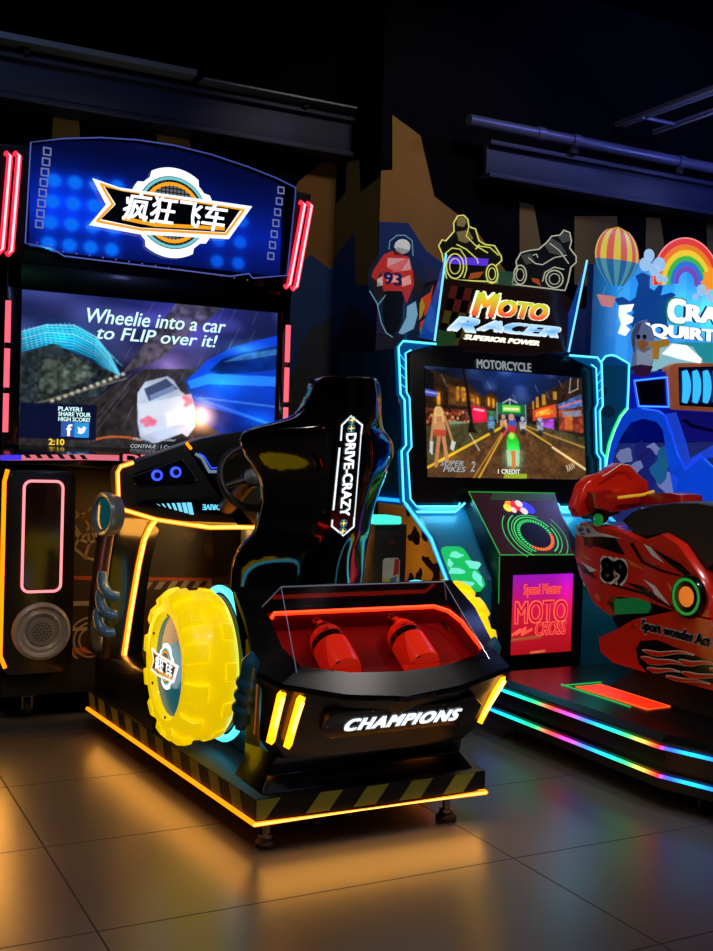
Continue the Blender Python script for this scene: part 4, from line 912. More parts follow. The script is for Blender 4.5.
for sx, s in ((MLX, -1), (MRX, 1)):
    xx = sx + s * 0.003
    MB().prism([(4.01, 0.18), (4.01, 0.605), (4.15, 0.772), (4.39, 0.922), (5.0, 0.922), (5.0, 0.18)], xx - 0.0025, xx + 0.0025, 'x').build('side_graphic', GOLD, mc, label='gold and black swirled side graphic')
    xx = sx + s * 0.008
    neon([(xx, 4.72, 0.940), (xx, 4.39, 0.943), (xx, 4.136, 0.79), (xx, 3.990, 0.617), (xx, 3.988, 0.25)], 0.0085, 0, off=(s * 0.5, -0.7, 0.3)).build('edge_light', [led('edge_cyan', (20, 130, 255), 2.4), led('edge_cyan_hot', (90, 220, 255), 1.6)], mc)
# tilted display plane
DP0 = Vector((XM, 4.385, 1.05)); DN = Vector((0, 1, -0.117)); DE = Vector((0, 0.117, 1)).normalized()
def dm(x, y, off=0.0): d = oP(x, y, DP0 + Vector((0, off, 0)), DN) - DP0 - Vector((0, off, 0)); return (d.x, d.dot(DE))
def dms(pts, off=0.0): return [dm(x, y, off) for x, y in pts]
def dframe(off=0.0): return MB().frame(DP0 + Vector((0, off, 0)), XR, DE)
scr = dms([(427.3, 478), (584, 479), (583, 376.5), (424, 367)])
sx0 = (scr[0][0] + scr[3][0]) / 2; sx1 = (scr[1][0] + scr[2][0]) / 2; sz0 = (scr[0][1] + scr[1][1]) / 2; sz1 = (scr[2][1] + scr[3][1]) / 2
UC = (sx0 + sx1) / 2
bz = dms([(410, 347), (461, 345), (465, 351)]); bzb = dms([(411, 497), (416, 504)])
bez_o = [bz[0], bz[1], bz[2]] + [(2 * UC - x, z) for x, z in (bz[2], bz[1], bz[0])] + [(2 * UC - x, z) for x, z in bzb] + bzb[::-1]
bb = dframe().flat(bez_o, -0.11, 0.108).build('monitor_bezel', mat('bezel_black', (8, 8, 9), 0.3), mc, bevel=0.004)
W, H = 224, 127
c = Canvas(W, H, (16, 20, 40))
def G(x, y):                                              # measured picture spot -> canvas
    u = (x - 37) / 612; yt = 30 + 46 * u; yb = 456 + 4 * u
    return (u * W, (y - yt) / (yb - yt) * H)
c.addl(np.clip(1 - c.Y / (H * 0.45), 0, 1) * np.clip(1 - abs(c.X - W * .55) / (W * .4), 0, 1), (10, 34, 90))
c.addl(np.clip(c.noise(22, 10) - 0.5, 0, 1) * (c.Y < H * .42), (70, 90, 130))
c.poly([G(37, 40), G(190, 90), G(245, 150), G(300, 130), G(310, 230), G(37, 280)], (44, 28, 16), 1, 0.5, 3)
c.poly([G(37, 40), G(70, 60), G(70, 130), G(37, 120)], (16, 14, 18), 1)
for x0, y0, x1, y1 in ((150, 110, 162, 165), (170, 112, 186, 168), (205, 140, 216, 172), (225, 150, 234, 178), (80, 130, 92, 180), (268, 150, 275, 185), (285, 155, 292, 190)):
    c.poly([G(x0, y0), G(x1, y0 + 3), G(x1, y1), G(x0, y1)], (206, 140, 40), 0.9); c.glow(*G((x0 + x1) / 2, (y0 + y1) / 2), 12, 14, (90, 50, 5))
c.poly([G(120, 100), G(235, 150), G(240, 190), G(120, 180)], (150, 90, 30), 0.45, 0.5, 3)
c.poly([G(37, 190), G(210, 200), G(215, 250), G(37, 262)], (96, 42, 26), 0.95, 0.9, 2)
for k in range(26): c.disc(*G(45 + 6.4 * k, 210 + rng.uniform(-8, 36)), 1.8, 1.8, ((210, 120, 60), (180, 60, 50), (230, 180, 110))[k % 3], 0.8)
c.poly([G(37, 118), G(82, 130), G(82, 150), G(37, 144)], (70, 90, 210), 0.9); c.line(*G(40, 130), *G(78, 138), 1.5, (200, 200, 240), 0.8)
c.poly([G(205, 180), G(262, 196), G(262, 248), G(208, 250)], (200, 26, 60), 0.95); c.line(*G(215, 196), *G(250, 202), 2.4, (255, 190, 210), 0.9); c.glow(*G(232, 220), 20, 16, (130, 10, 40))
c.poly([G(120, 240), G(192, 246), G(192, 268), G(120, 262)], (130, 170, 140), 0.8)
c.poly([G(262, 200), G(300, 205), G(300, 236), G(262, 240)], (60, 130, 90), 0.7, .5, 3)
c.poly([G(410, 190), G(450, 160), G(520, 120), G(600, 80), G(649, 80), G(649, 300), G(410, 240)], (46, 30, 22), 1, 0.5, 3)
for x0, y0, x1, y1 in ((455, 150, 466, 190), (480, 140, 494, 180), (525, 130, 540, 160), (440, 165, 447, 195)):
    c.poly([G(x0, y0), G(x1, y0), G(x1, y1), G(x0, y1)], (210, 150, 50), 0.85)
c.poly([G(440, 200), G(535, 176), G(535, 225), G(440, 240)], (210, 70, 34), 0.95); c.poly([G(452, 206), G(520, 190), G(520, 212), G(452, 224)], (250, 180, 60), 0.7, 0.7, 2); c.glow(*G(490, 205), 30, 18, (90, 30, 0))
c.poly([G(470, 235), G(525, 232), G(525, 275), G(470, 262)], (160, 70, 200), 0.9, .5, 3)
c.poly([G(540, 180), G(640, 140), G(645, 186), G(545, 200)], (70, 110, 180), 0.9, 0.6, 2); c.line(*G(548, 190), *G(640, 164), 2.2, (240, 110, 120), 0.9); c.poly([G(545, 200), G(645, 190), G(645, 285), G(545, 275)], (150, 60, 40), 0.9, .6, 3)
c.poly([G(560, 205), G(640, 200), G(640, 222), G(560, 226)], (140, 190, 230), 0.6); c.poly([G(570, 220), G(600, 220), G(600, 275), G(570, 272)], (235, 120, 40), 0.7)
c.line(*G(600, 80), *G(592, 135), 1.4, (190, 190, 190), .8); c.line(*G(592, 135), *G(628, 120), 1.4, (190, 190, 190), .8); c.line(*G(628, 120), *G(630, 85), 1.4, (190, 190, 190), .8)
c.poly([G(37, 275), G(330, 245), G(400, 245), G(649, 330), G(649, 456), G(37, 456)], (84, 58, 34), 1, 0.35, 3)
c.poly([G(37, 262), G(320, 240), G(300, 262), G(60, 400), G(37, 400)], (70, 66, 38), 0.85, 0.4, 4)
c.poly([G(410, 245), G(649, 300), G(649, 345), G(440, 262)], (78, 70, 40), 0.85, 0.4, 4)
c.poly([G(300, 262), G(335, 250), G(400, 252), G(560, 456), G(130, 456)], (92, 60, 34), 0.95, 0.35, 3)
for k in range(60):
    y_ = rng.uniform(300, 452); x_ = 350 + rng.uniform(-1.1, 1.1) * (y_ - 240) * 1.1; c.line(*G(x_, y_), *G(x_ + (x_ - 350) * .12, y_ + 14), 1.0, ((44, 28, 18), (120, 84, 50))[k % 2], 0.5)
c.line(*G(335, 255), *G(40, 418), 3.0, (240, 196, 40), 0.95); c.line(*G(338, 262), *G(225, 456), 2.4, (230, 170, 50), 0.9); c.line(*G(333, 262), *G(205, 456), 2.0, (200, 140, 50), 0.8)
c.line(*G(400, 262), *G(510, 330), 2.0, (230, 180, 60), 0.9); c.line(*G(515, 338), *G(648, 420), 2.8, (255, 220, 160), 0.95); c.line(*G(408, 258), *G(649, 340), 1.6, (220, 170, 70), 0.8)
c.glow(*G(120, 380), 40, 14, (60, 40, 0)); c.glow(*G(580, 380), 40, 20, (60, 30, 0))
c.poly([G(172, 36), G(182, 38), G(196, 120), G(212, 270), G(226, 286), G(190, 284), G(196, 250), G(186, 120)], (20, 14, 12), 1)
c.poly([G(300, 172), G(415, 180), G(415, 218), G(300, 214)], (26, 110, 66), 0.95); c.poly([G(322, 180), G(392, 184), G(392, 208), G(322, 206)], (120, 230, 70), 0.9); c.line(*G(330, 194), *G(384, 196), 3.0, (250, 250, 180), 0.95)
c.line(*G(302, 172), *G(302, 246), 1.4, (150, 160, 160)); c.line(*G(413, 180), *G(413, 250), 1.4, (150, 160, 160)); c.line(*G(325, 172), *G(352, 158), 1.5, (220, 225, 220), .8); c.line(*G(352, 158), *G(380, 172), 1.5, (220, 225, 220), .8); c.line(*G(352, 160), *G(352, 180), 1.5, (220, 225, 220), .8)
for x_, y_, col_ in ((278, 250, (90, 150, 200)), (468, 255, (170, 190, 220)), (400, 252, (190, 200, 210)), (325, 245, (220, 160, 120))):
    c.disc(*G(x_, y_ - 20), 3, 3, col_, .9); c.poly([G(x_ - 14, y_ - 10), G(x_ + 14, y_ - 10), G(x_ + 10, y_ + 28), G(x_ - 10, y_ + 28)], col_, 0.75, .5, 2); c.disc(*G(x_, y_ + 30), 4, 4, (30, 30, 36), .8)
c.poly([G(345, 228), G(372, 230), G(376, 262), G(342, 262)], (70, 90, 190), .95); c.line(*G(346, 262), *G(322, 295), 3.2, (230, 60, 90), .9); c.poly([G(342, 258), G(372, 260), G(370, 290), G(346, 286)], (200, 50, 60), .9); c.disc(*G(356, 226), 4.2, 4, (220, 160, 120), .9)
c.poly([G(340, 290), G(370, 288), G(382, 320), G(384, 350), G(336, 350), G(334, 320)], (40, 210, 50), .97); c.disc(*G(355, 296), 4, 4, (190, 250, 90), .9)
c.glow(*G(358, 380), 24, 26, (60, 220, 180)); c.poly([G(332, 350), G(384, 350), G(380, 410), G(336, 410)], (190, 230, 190), .8); c.poly([G(350, 352), G(368, 352), G(366, 420), G(352, 420)], (230, 120, 40), .85)
c.poly([G(322, 438), G(408, 438), G(408, 456), G(318, 456)], (170, 200, 40), .85)
# walking figure at the roadside
c.line(*G(84, 290), *G(70, 410), 5, (196, 128, 84)); c.line(*G(98, 290), *G(110, 392), 5, (206, 140, 94)); c.poly([G(66, 212), G(104, 212), G(110, 290), G(64, 290)], (206, 146, 96), .97); c.poly([G(66, 274), G(112, 276), G(108, 300), G(64, 298)], (190, 70, 50), .95)
c.poly([G(70, 224), G(100, 224), G(98, 246), G(72, 246)], (200, 120, 90), .9); c.disc(*G(84, 205), 6.0, 6, (226, 190, 110), .97); c.line(*G(72, 208), *G(70, 246), 3, (226, 190, 110), .9); c.line(*G(98, 208), *G(100, 240), 3, (226, 190, 110), .9); c.disc(*G(85, 206), 3, 3.4, (214, 160, 120), .9)
c.line(*G(66, 225), *G(54, 320), 3, (206, 146, 96), .9); c.line(*G(106, 225), *G(132, 320), 3, (206, 146, 96), .9); c.poly([G(128, 316), G(144, 322), G(134, 356), G(122, 346)], (225, 225, 225), .9); c.poly([G(50, 318), G(62, 320), G(58, 372), G(48, 360)], (220, 220, 220), .9)
for k in range(16):
    x_ = rng.uniform(50, 620); y_ = rng.uniform(40, 230); c.line(*G(x_, y_), *G(x_ + 12, y_ + 26), .9, (190, 200, 220), .4)
c.line(*G(196, 290), *G(230, 352), 1.4, (240, 230, 210), .8)
c.grid('screen', DP0 + XR * sx0 + DE * sz0 + Vector((0, -0.004, 0)), XR * (sx1 - sx0), DE * (sz1 - sz0), lit_print('display_glow', 1.0), mc)
def dtext(body, cx, cy, w, h, m, name, par, s=3.854, ox=415, oy=360, rot=0.0, sh=0.0, bold=0.02):
    x, z = dm(ox + cx / s, oy + cy / s, -0.006)
    return dframe(-0.007).text(body, (x, z), w, h, 0, 0, sh, bold, rot).build(name, m, par, closed=False, smooth=0)
dtext('MOTORCYCLE', 344, 22, 0.325, 0.045, led('bezel_grey', (150, 158, 166), 0.75), 'bezel_lettering', bb, bold=0.035)
SILV = led('silver_caption', (170, 172, 178), 0.8)
dtext('SUPER', 142, 398, 0.13, 0.026, SILV, 'caption_lettering', mc, sh=.3); dtext('PIKES', 152, 421, 0.13, 0.026, SILV, 'caption_lettering', mc, sh=.3); dtext('2', 222, 410, 0.028, 0.05, SILV, 'caption_lettering', mc, sh=.3)
dtext('1 CREDIT', 362, 430, 0.13, 0.022, led('white_caption', (235, 240, 230), 1.0), 'caption_lettering', mc)
dtext('RAW', 600, 412, 0.055, 0.034, led('sand_caption', (214, 184, 150), 0.8), 'caption_lettering', mc, rot=0.35)
# cyan light frame at both sides of the display
FO = dms([(436, 344), (403, 341), (398.5, 347), (400.5, 394), (404.5, 400), (406, 445), (401.5, 451), (403.5, 501), (413.5, 512), (455, 512), (465, 503)], -0.02)
FI = dms([(411, 350), (405.5, 353), (406.5, 392), (409.5, 398), (411.5, 447), (407.5, 453), (410.5, 499), (416.5, 506.5), (458, 506.5), (460, 503)], -0.02)
for s in (-1, 1):
    mm = (lambda pts: pts) if s < 0 else (lambda pts: [(2 * UC - x - 0.03, z) for x, z in pts])
    fo, fi = mm(FO), mm(FI)
    fp_ = dframe(-0.012).flat(fo[:9] + fi[1:8][::-1], -0.03, 0.03).build('light_frame', mat('frame_blue', (14, 70, 110), 0.3, emit=(10, 90, 150), es=0.5), mc, closed=True, smooth=0)
    T3 = lambda pts: [DP0 + Vector((0, -0.02, 0)) + XR * x + DE * z for x, z in pts]
    neon(T3(fo), 0.0055, 0).build('light_line', [CYAN, led('cyan_hot', (120, 235, 255), 1.6)], fp_); neon(T3(fi), 0.0042, 0).build('light_line', [CYAN, led('cyan_hot', (120, 235, 255), 1.6)], fp_)
    for k in range(4):
        a_ = Vector(fo[2]).lerp(Vector(fo[3]), 0.12 + 0.22 * k); a2 = Vector(fi[1]).lerp(Vector(fi[2]), 0.25 + 0.22 * k)
        neon(T3([a_, a2]), 0.003, 0).build('light_notch', [CYANSOFT, CYAN], fp_)
# marquee
YQ = 4.475
mq = xz([(444, 278), (562, 292), (574, 301), (566, 353), (435, 346)], YQ)
def Q(x, y, Y=YQ - 0.004): p = oY(430 + x / 4.194, 210 + y / 4.194, Y); return (p.x, p.z)
MB().prism(mq, YQ, YQ + 0.28, 'y').build('marquee_box', mat('marquee_dark', (22, 13, 11), 0.25, emit=(40, 22, 14), es=0.25), mc, bevel=0.004)
fc = MB().frame((0, YQ - 0.002, 0), XR, ZU)
def cell(i, j): return Q(24 + 30 * i + 13 * (5 - j), 316 + 52 * j + 4.5 * i)
for i in range(6):
    for j in range(5):
        if i + j * 0.7 < 5.4:
            k = (i + j) % 2
            fc.flat([cell(i, j + 1), cell(i + 1, j + 1), cell(i + 1, j), cell(i, j)], 0, 0, 0 if k else (1 if j < 2 else 2))
fc.flat([Q(22, 566), Q(100, 572), Q(110, 520), Q(36, 500)], 0.0004, 0, 3)
fo_ = fc.build('checker_graphic', [mat('checker_black', (16, 12, 12), 0.3), mat('checker_maroon', (96, 34, 30), 0.3, emit=(90, 30, 26), es=0.35), mat('checker_olive', (84, 76, 26), 0.3, emit=(80, 72, 24), es=0.35), mat('checker_green', (40, 70, 40), .3, emit=(40, 80, 40), es=0.4)], mc, closed=False, smooth=0)
def qtext(body, x0, x1, y0, y1, layers, name, sh, rot):
    a = Q(x0, (y0 + y1) / 2); d = Q(x1, (y0 + y1) / 2); t_ = Q((x0 + x1) / 2, y0); bt_ = Q((x0 + x1) / 2, y1)
    cx, cz = (a[0] + d[0]) / 2, (t_[1] + bt_[1]) / 2; w_ = d[0] - a[0]; h_ = t_[1] - bt_[1]
    for i, (bold, fn, m) in enumerate(layers):
        ob = MB().frame((0, YQ - 0.006 - 0.002 * i, 0), XR, ZU).text(body, (cx, cz), w_ * (1 if i else 1.03), h_ * (1 if i else 1.12), 0, 0, sh, bold, rot).build(name, m, mc, closed=False, smooth=0)
        if fn: vcol(ob, fn)
    return cz, h_
LP = lit_print('lettering_glow', 1.15)
def ramp(z0, h, a, b_, c_):
    def f(co):
        t = min(max((co.z - z0) / h + 0.5, 0), 1)
        lo, hi, k = (a, b_, t * 2) if t < 0.5 else (b_, c_, t * 2 - 1)
        return tuple(lo[i] + (hi[i] - lo[i]) * k for i in range(3))
    return f
cz = Q(330, 405)[1]; hz = Q(330, 350)[1] - Q(330, 460)[1]
CREAM = led('cream_glow', (255, 250, 220), 1.25)
def qword(body, xa, ya, xb, yb, hpx, layers, sh, rot=0.0):
    a = Q(xa, ya); d = Q(xb, yb); hh = Q(xa, ya - hpx / 2)[1] - Q(xa, ya + hpx / 2)[1]
    for i, (bold, m, k, dz) in enumerate(layers):
        ob = MB().frame((0, YQ - 0.006 - 0.002 * i, 0), XR, ZU).text(body, ((a[0] + d[0]) / 2, (a[1] + d[1]) / 2), (d[0] - a[0]) * (1 if i else k), hh * (1 if i else k), 0, 0, sh, bold, rot).build('marquee_lettering', m if not isinstance(m, tuple) else LP, mc, closed=False, smooth=0)
        if isinstance(m, tuple): vcol(ob, ramp((a[1] + d[1]) / 2, hh, *m))
FIRE = ((226, 60, 50), (250, 160, 40), (176, 214, 50)); ICE = ((225, 240, 255), (96, 166, 222), (190, 225, 250)); ICEW = led('ice_glow', (225, 240, 255), 1.2)
qword('M', 172, 400, 292, 396, 102, [(.10, CREAM, 1.12, 0), (.05, FIRE, 1, 0)], .30); qword('OTO', 282, 414, 494, 428, 72, [(.085, CREAM, 1.06, 0), (.06, FIRE, 1, 0)], .28)
qword('R', 74, 474, 205, 486, 62, [(.06, ICEW, 1.06, 0), (.06, ICE, 1, 0)], .40); qword('ACER', 196, 488, 545, 508, 50, [(.075, ICEW, 1.03, 0), (.07, ICE, 1, 0)], .40)
qword('SUPERIOR POWER', 140, 534, 458, 557, 22, [(.06, CREAM, 1, 0)], .30)
FIN = tinted_glow('fin_blue', (120, 170, 220), (20, 90, 190), 0.25)
for X_, pts in ((2.70, [(446, 254), (434.5, 341), (419, 337), (437, 286)]), (3.52, [(587, 260), (568.5, 352), (556, 350), (574, 300)])):
    f_ = MB().prism(yz(pts, X_), X_ - 0.004, X_ + 0.004, 'x').build('side_fin', FIN, mc)
    e_ = yz(pts[:2], X_); MB().tube([(X_, y - 0.001, z) for y, z in e_], 0.005, 6).build('fin_light', led('fin_ice', (120, 220, 255), 1.3), f_)
MB().prism(xz([(496, 271), (516, 272), (514, 290), (494, 288)], 4.52), 4.515, 4.525, 'y').build('clear_bracket', tinted_glow('bracket_green', (150, 180, 160), (60, 110, 90), .2), mc)
# rider cutouts standing on the marquee
SIL = mat('print_dark', (24, 24, 22), 0.4); LINE_Y = led('line_lime', (205, 205, 95), 1.0); LINE_W = led('line_pale', (190, 190, 165), 0.75)
def rider(pts, wheels, lines, glow, Y, extra=()):
    o = [Q(x, y, Y) for x, y in pts]
    r_ = MB().prism(o, Y, Y + 0.008, 'y').build('rider_cutout', SIL, mc, smooth=0, label='dark motorcyclist cutout with glowing outline')
    MB().tube([(x, Y - 0.002, z) for x, z in o], 0.0034, 6, True).build('outline_light', glow, r_)
    for cx, cy, rx, ry in wheels:
        b = MB()
        for k_ in (1.0, 0.62): b.tube([(*(lambda q: (q[0], Y - 0.004, q[1]))(Q(cx + rx * k_ * math.cos(2 * PI * k / 28), cy + ry * k_ * math.sin(2 * PI * k / 28), Y)),) for k in range(28)], 0.0032 * (1 if k_ == 1 else .7), 6, True)
        b.build('wheel_outline', glow, r_)
    b = MB()
    for ln in lines: b.tube([(q[0], Y - 0.004, q[1]) for q in (Q(x, y, Y) for x, y in ln)], 0.0027, 6)
    b.build('line_art', glow, r_)
    for pts2, m2 in extra:
        MB().prism([Q(x, y, Y) for x, y in pts2], Y - 0.003, Y - 0.0005, 'y').build('colour_print', m2, r_, smooth=0)
PURP = led('purple_band', (90, 50, 220), 0.9); SKINL = mat('print_sand', (130, 118, 80), 0.4, emit=(120, 110, 70), es=.35); ORP = mat('print_orange', (190, 90, 30), .4, emit=(170, 80, 30), es=.4); GRN = mat('print_steel', (78, 84, 80), .4, emit=(70, 78, 72), es=.3)
rider([(50, 185), (35, 150), (50, 125), (65, 130), (100, 90), (98, 55), (115, 25), (140, 22), (158, 40), (162, 70), (190, 80), (205, 130), (230, 145), (270, 150), (298, 195), (300, 212), (275, 235), (285, 270), (280, 305), (245, 300), (150, 296), (70, 292), (58, 240)],
      [(103, 236, 36, 52), (258, 268, 24, 40)], [[(60, 185), (90, 160), (125, 165), (148, 200), (152, 250), (140, 285)], [(110, 145), (150, 165), (195, 205), (200, 225)], [(160, 75), (150, 110), (190, 150), (240, 180)], [(190, 150), (250, 158), (285, 190)], [(205, 145), (190, 165)]], LINE_Y, 4.52,
      [([(75, 195), (245, 205), (240, 235), (75, 225)], PURP), ([(112, 32), (140, 28), (154, 50), (140, 72), (112, 66)], SKINL), ([(110, 92), (160, 84), (180, 120), (150, 140), (120, 130)], SKINL), ([(170, 265), (225, 258), (205, 285), (160, 290)], ORP)])
rider([(345, 300), (350, 280), (365, 255), (360, 215), (380, 180), (415, 170), (455, 165), (490, 135), (510, 110), (545, 105), (560, 85), (585, 95), (592, 130), (585, 160), (612, 195), (612, 220), (590, 240), (578, 300), (565, 338), (480, 328), (345, 312)],
      [(376, 272, 26, 40), (520, 290, 36, 36)], [[(470, 300), (480, 262), (520, 240), (560, 250)], [(410, 200), (440, 225), (470, 230), (520, 200), (570, 190)], [(430, 190), (445, 185), (450, 200)], [(500, 140), (540, 170), (580, 225)]], LINE_W, 4.52,
      [([(535, 110), (560, 92), (582, 104), (586, 130), (555, 140)], GRN), ([(480, 150), (510, 120), (545, 140), (570, 180), (540, 190), (500, 180)], GRN), ([(425, 285), (455, 290), (465, 320), (430, 300)], ORP), ([(380, 190), (420, 180), (440, 220), (400, 230)], GRN)])
# printed racer on a clear plate at the left
def R3(x, y, Y): p = oY(360 + x / 7.13, 225 + y / 7.13, Y); return (p.x, p.z)
YR = 4.56
cp = MB().prism([R3(x, y, YR) for x, y in [(205, 170), (215, 110), (262, 72), (320, 72), (370, 110), (378, 220), (440, 270), (482, 370), (450, 470), (520, 415), (575, 380), (595, 220), (603, 225), (530, 815), (290, 815), (180, 770), (130, 600), (120, 560), (66, 470), (60, 340), (100, 250), (160, 200)]], YR, YR + 0.006, 'y').build('racer_plate', tinted_glow('plate_clear', (200, 210, 225), (40, 60, 90), 0.10, .03), mc, smooth=0)
PR = lambda n, c_=(128, 128, 128): mat('racer_' + n, c_, 0.4, emit=c_, es=0.6, vary=0.08)
def pr(name, m, *polys):
    for pts in polys: MB().prism([R3(x, y, YR) for x, y in pts], YR - 0.004, YR - 0.0008, 'y').build(name, m, cp, smooth=0)
ell = lambda cx, cy, rx, ry: [(cx + rx * math.cos(2 * PI * k / 20), cy + ry * math.sin(2 * PI * k / 20)) for k in range(20)]
pr('leathers', PR('red', (176, 44, 40)), [(170, 210), (225, 185), (345, 230), (375, 330), (385, 420), (330, 560), (300, 470), (160, 470), (150, 320), (120, 400), (80, 370), (95, 320)])
pr('white_print', PR('white', (176, 178, 186)), [(195, 235), (350, 240), (360, 320), (290, 330), (240, 335), (190, 300)])
pr('helmet', PR('helmet', (190, 190, 195)), ell(300, 155, 56, 54)); pr('visor', PR('visor', (18, 16, 18)), [(235, 165), (270, 160), (345, 180), (325, 220), (240, 215)])
pr('number_panel', PR('pale', (196, 186, 180)), [(185, 362), (272, 358), (275, 408), (190, 410)]); pr('sleeve_panel', PR('pale'), [(120, 390), (165, 360), (160, 430), (120, 440)])
pr('side_panel', PR('pale'), [(293, 380), (355, 358), (365, 420), (300, 440)]); pr('fairing_side', PR('ice', (126, 176, 200)), [(335, 580), (395, 545), (408, 640), (380, 740), (300, 780), (275, 770), (330, 660)])
pr('tyre', PR('tyre', (10, 10, 12)), [(165, 500), (190, 470), (290, 475), (310, 520), (300, 640), (270, 750), (230, 790), (185, 760), (160, 640)]); pr('arm_guard', PR('dark', (34, 26, 30)), [(375, 330), (420, 360), (445, 450), (430, 490), (390, 500), (380, 400)], [(90, 390), (120, 400), (170, 450), (150, 540), (110, 500), (95, 450)])
MB().frame((0, YR - 0.0045, 0), XR, ZU).text('93', ((R3(230, 385, YR))), 0.10, 0.06, 0.001, 0, 0, 0.03).build('number_lettering', PR('navy', (26, 34, 80)), cp, closed=False, smooth=0)
pr('flame_red', PR('flame', (190, 60, 24)), [(440, 520), (500, 480), (520, 430), (500, 540), (560, 470), (550, 540), (480, 620), (455, 650), (460, 580)], [(430, 690), (500, 650), (460, 700), (425, 740)])
pr('flame_gold', PR('gold', (170, 130, 40)), [(425, 560), (440, 520), (460, 580), (440, 650), (420, 680)], [(500, 640), (545, 560), (540, 600), (470, 720), (430, 780), (425, 745)])
b = MB().tube([(x, YR - 0.003, z) for x, z in (R3(*q, YR) for q in [(205, 175), (210, 115), (262, 74), (320, 74), (370, 112), (376, 220)])], 0.0025, 5).tube([(x, YR - 0.003, z) for x, z in (R3(*q, YR) for q in [(66, 470), (120, 560), (150, 700), (185, 770), (230, 800)])], 0.003, 5).tube([(x, YR - 0.003, z) for x, z in (R3(*q, YR) for q in [(180, 500), (125, 575)])], 0.003, 5)
b.build('plate_edge', led('plate_ice', (110, 170, 190), 0.55), cp)
# console pedestal in front of the display
PX0, PX1, PY = 2.865, 3.345, 4.07
ped = MB().prism([(PY, 0.0), (PY, 0.712), (4.35, 0.985), (4.42, 0.985), (4.42, 0.0)], PX0, PX1, 'x').build('pedestal', mat('pedestal_black', (11, 10, 12), 0.3), mc, bevel=0.005)
po = Vector((PX0 - 0.005, PY - 0.004, 0.716)); pe = Vector((0, 0.28, 0.273)); pel = pe.length; pe.normalize(); PNn = XR.cross(pe)
def pm(x, y): d = oP(460 + x / 4.757, 480 + y / 4.757, po, PNn) - po; return (d.x, d.dot(pe))
cor = [pm(188, 362), pm(537, 360), pm(447, 68), pm(38, 62)]
pb = MB().frame(po, XR, pe).flat(cor, 0.0, 0.008).build('dial_panel', mat('dial_brown', (62, 24, 12), 0.25, emit=(50, 16, 8), es=0.35), ped, smooth=0)
MB().tube([po + XR * x + pe * y + PNn * 0.008 for x, y in (cor[1], cor[0], cor[3], cor[2])], 0.003, 6).tube([po + XR * cor[0][0] + pe * cor[0][1], (PX0 - 0.003, PY - 0.003, 0.5)], 0.0018, 6).build('panel_light', led('panel_green', (50, 200, 70), 0.6), pb)
b = MB().frame(po + PNn * 0.0095, XR, pe)
dc = pm(355, 268); r1 = abs(pm(417, 268)[0] - dc[0]); r1 = max(r1, 0.06)
b.flat([pm(150, 66), pm(445, 70), pm(452, 110), pm(140, 100)], -0.001, 0, 3)
b.disc(dc, r1 * 1.02, None, 0.0, 36, 1)
for k in range(40):
    a = 2 * PI * k / 40; m_ = 2 if -0.75 * PI < math.atan2(math.sin(a), math.cos(a)) < 0.05 * PI else 0
    b.line2([(dc[0] + r1 * 1.10 * math.cos(a), dc[1] + r1 * 1.10 * math.sin(a)), (dc[0] + r1 * 1.26 * math.cos(a), dc[1] + r1 * 1.26 * math.sin(a))], 0.009, 0.001, m_)
for r_, w_, a0, a1 in ((1.42, .09, 25, 245), (1.62, .05, 60, 235), (1.85, .07, 120, 240), (2.25, .05, 135, 230), (1.5, .09, -60, 20), (1.8, .05, -55, 30), (2.2, .04, -45, 35)): b.ring(dc, r1 * r_, r1 * (r_ + w_), 0.001, a0, a1, 48, 0)
b.build('dial_rings', [led('dial_green', (50, 230, 110), 0.95), mat('dial_dark', (22, 12, 20), 0.2), led('dial_amber', (255, 120, 50), 1.2), mat('dial_olive', (60, 76, 16), .3, emit=(50, 66, 10), es=.4)], pb, closed=False, smooth=0)
b = MB().frame(po + PNn * 0.0095, XR, pe)
for (px, py, r_), m_ in (((235, 130, .03), 0), ((222, 140, .022), 3), ((262, 130, .03), 1), ((285, 140, .026), 1), ((275, 120, .02), 4), ((310, 135, .03), 2), ((325, 145, .03), 2), ((300, 155, .02), 4), ((250, 150, .016), 4)): b.disc(pm(px, py), r_, r_ * 1.1, 0.001 + 0.0002 * m_, 18, m_)
b.build('lit_badge', [led('badge_orange', (255, 150, 30), 1.1), led('badge_red', (230, 40, 60), 1.1), led('badge_blue', (60, 60, 230), 1.1), led('badge_yellow', (245, 220, 60), 1.1), led('badge_pale', (250, 225, 225), 1.0)], pb, closed=False, smooth=0)
# lit poster
pq = [oY(*q, PY - 0.004) for q in ((511, 654), (571, 652.5), (573, 574), (512.8, 574.7))]
px0 = (pq[0].x + pq[3].x) / 2; px1 = (pq[1].x + pq[2].x) / 2; pz0 = (pq[0].z + pq[1].z) / 2; pz1 = (pq[2].z + pq[3].z) / 2
c = Canvas(72, 92, (220, 20, 60)); t_ = np.clip(c.Y / 92, 0, 1)[..., None]
c.a = np.where(t_ < .45, np.array((158, 20, 190)) * (1 - t_ / .45) + np.array((214, 22, 70)) * (t_ / .45), np.array((214, 22, 60)) * (1 - (t_ - .45) / .55) + np.array((166, 16, 24)) * ((t_ - .45) / .55))
c.glow(64, 20, 22, 70, (60, 0, 60)); c.line(2, 74, 34, 72, 3, (150, 150, 60), .6, 3); c.line(24, 90, 40, 89, 2, (240, 170, 90), .8, 2)
po_ = c.grid('poster', (px0, PY - 0.004, pz0), (px1 - px0, 0, 0), (0, 0, pz1 - pz0), lit_print('display_glow', 1.0), mc, label='lit magenta and red poster')
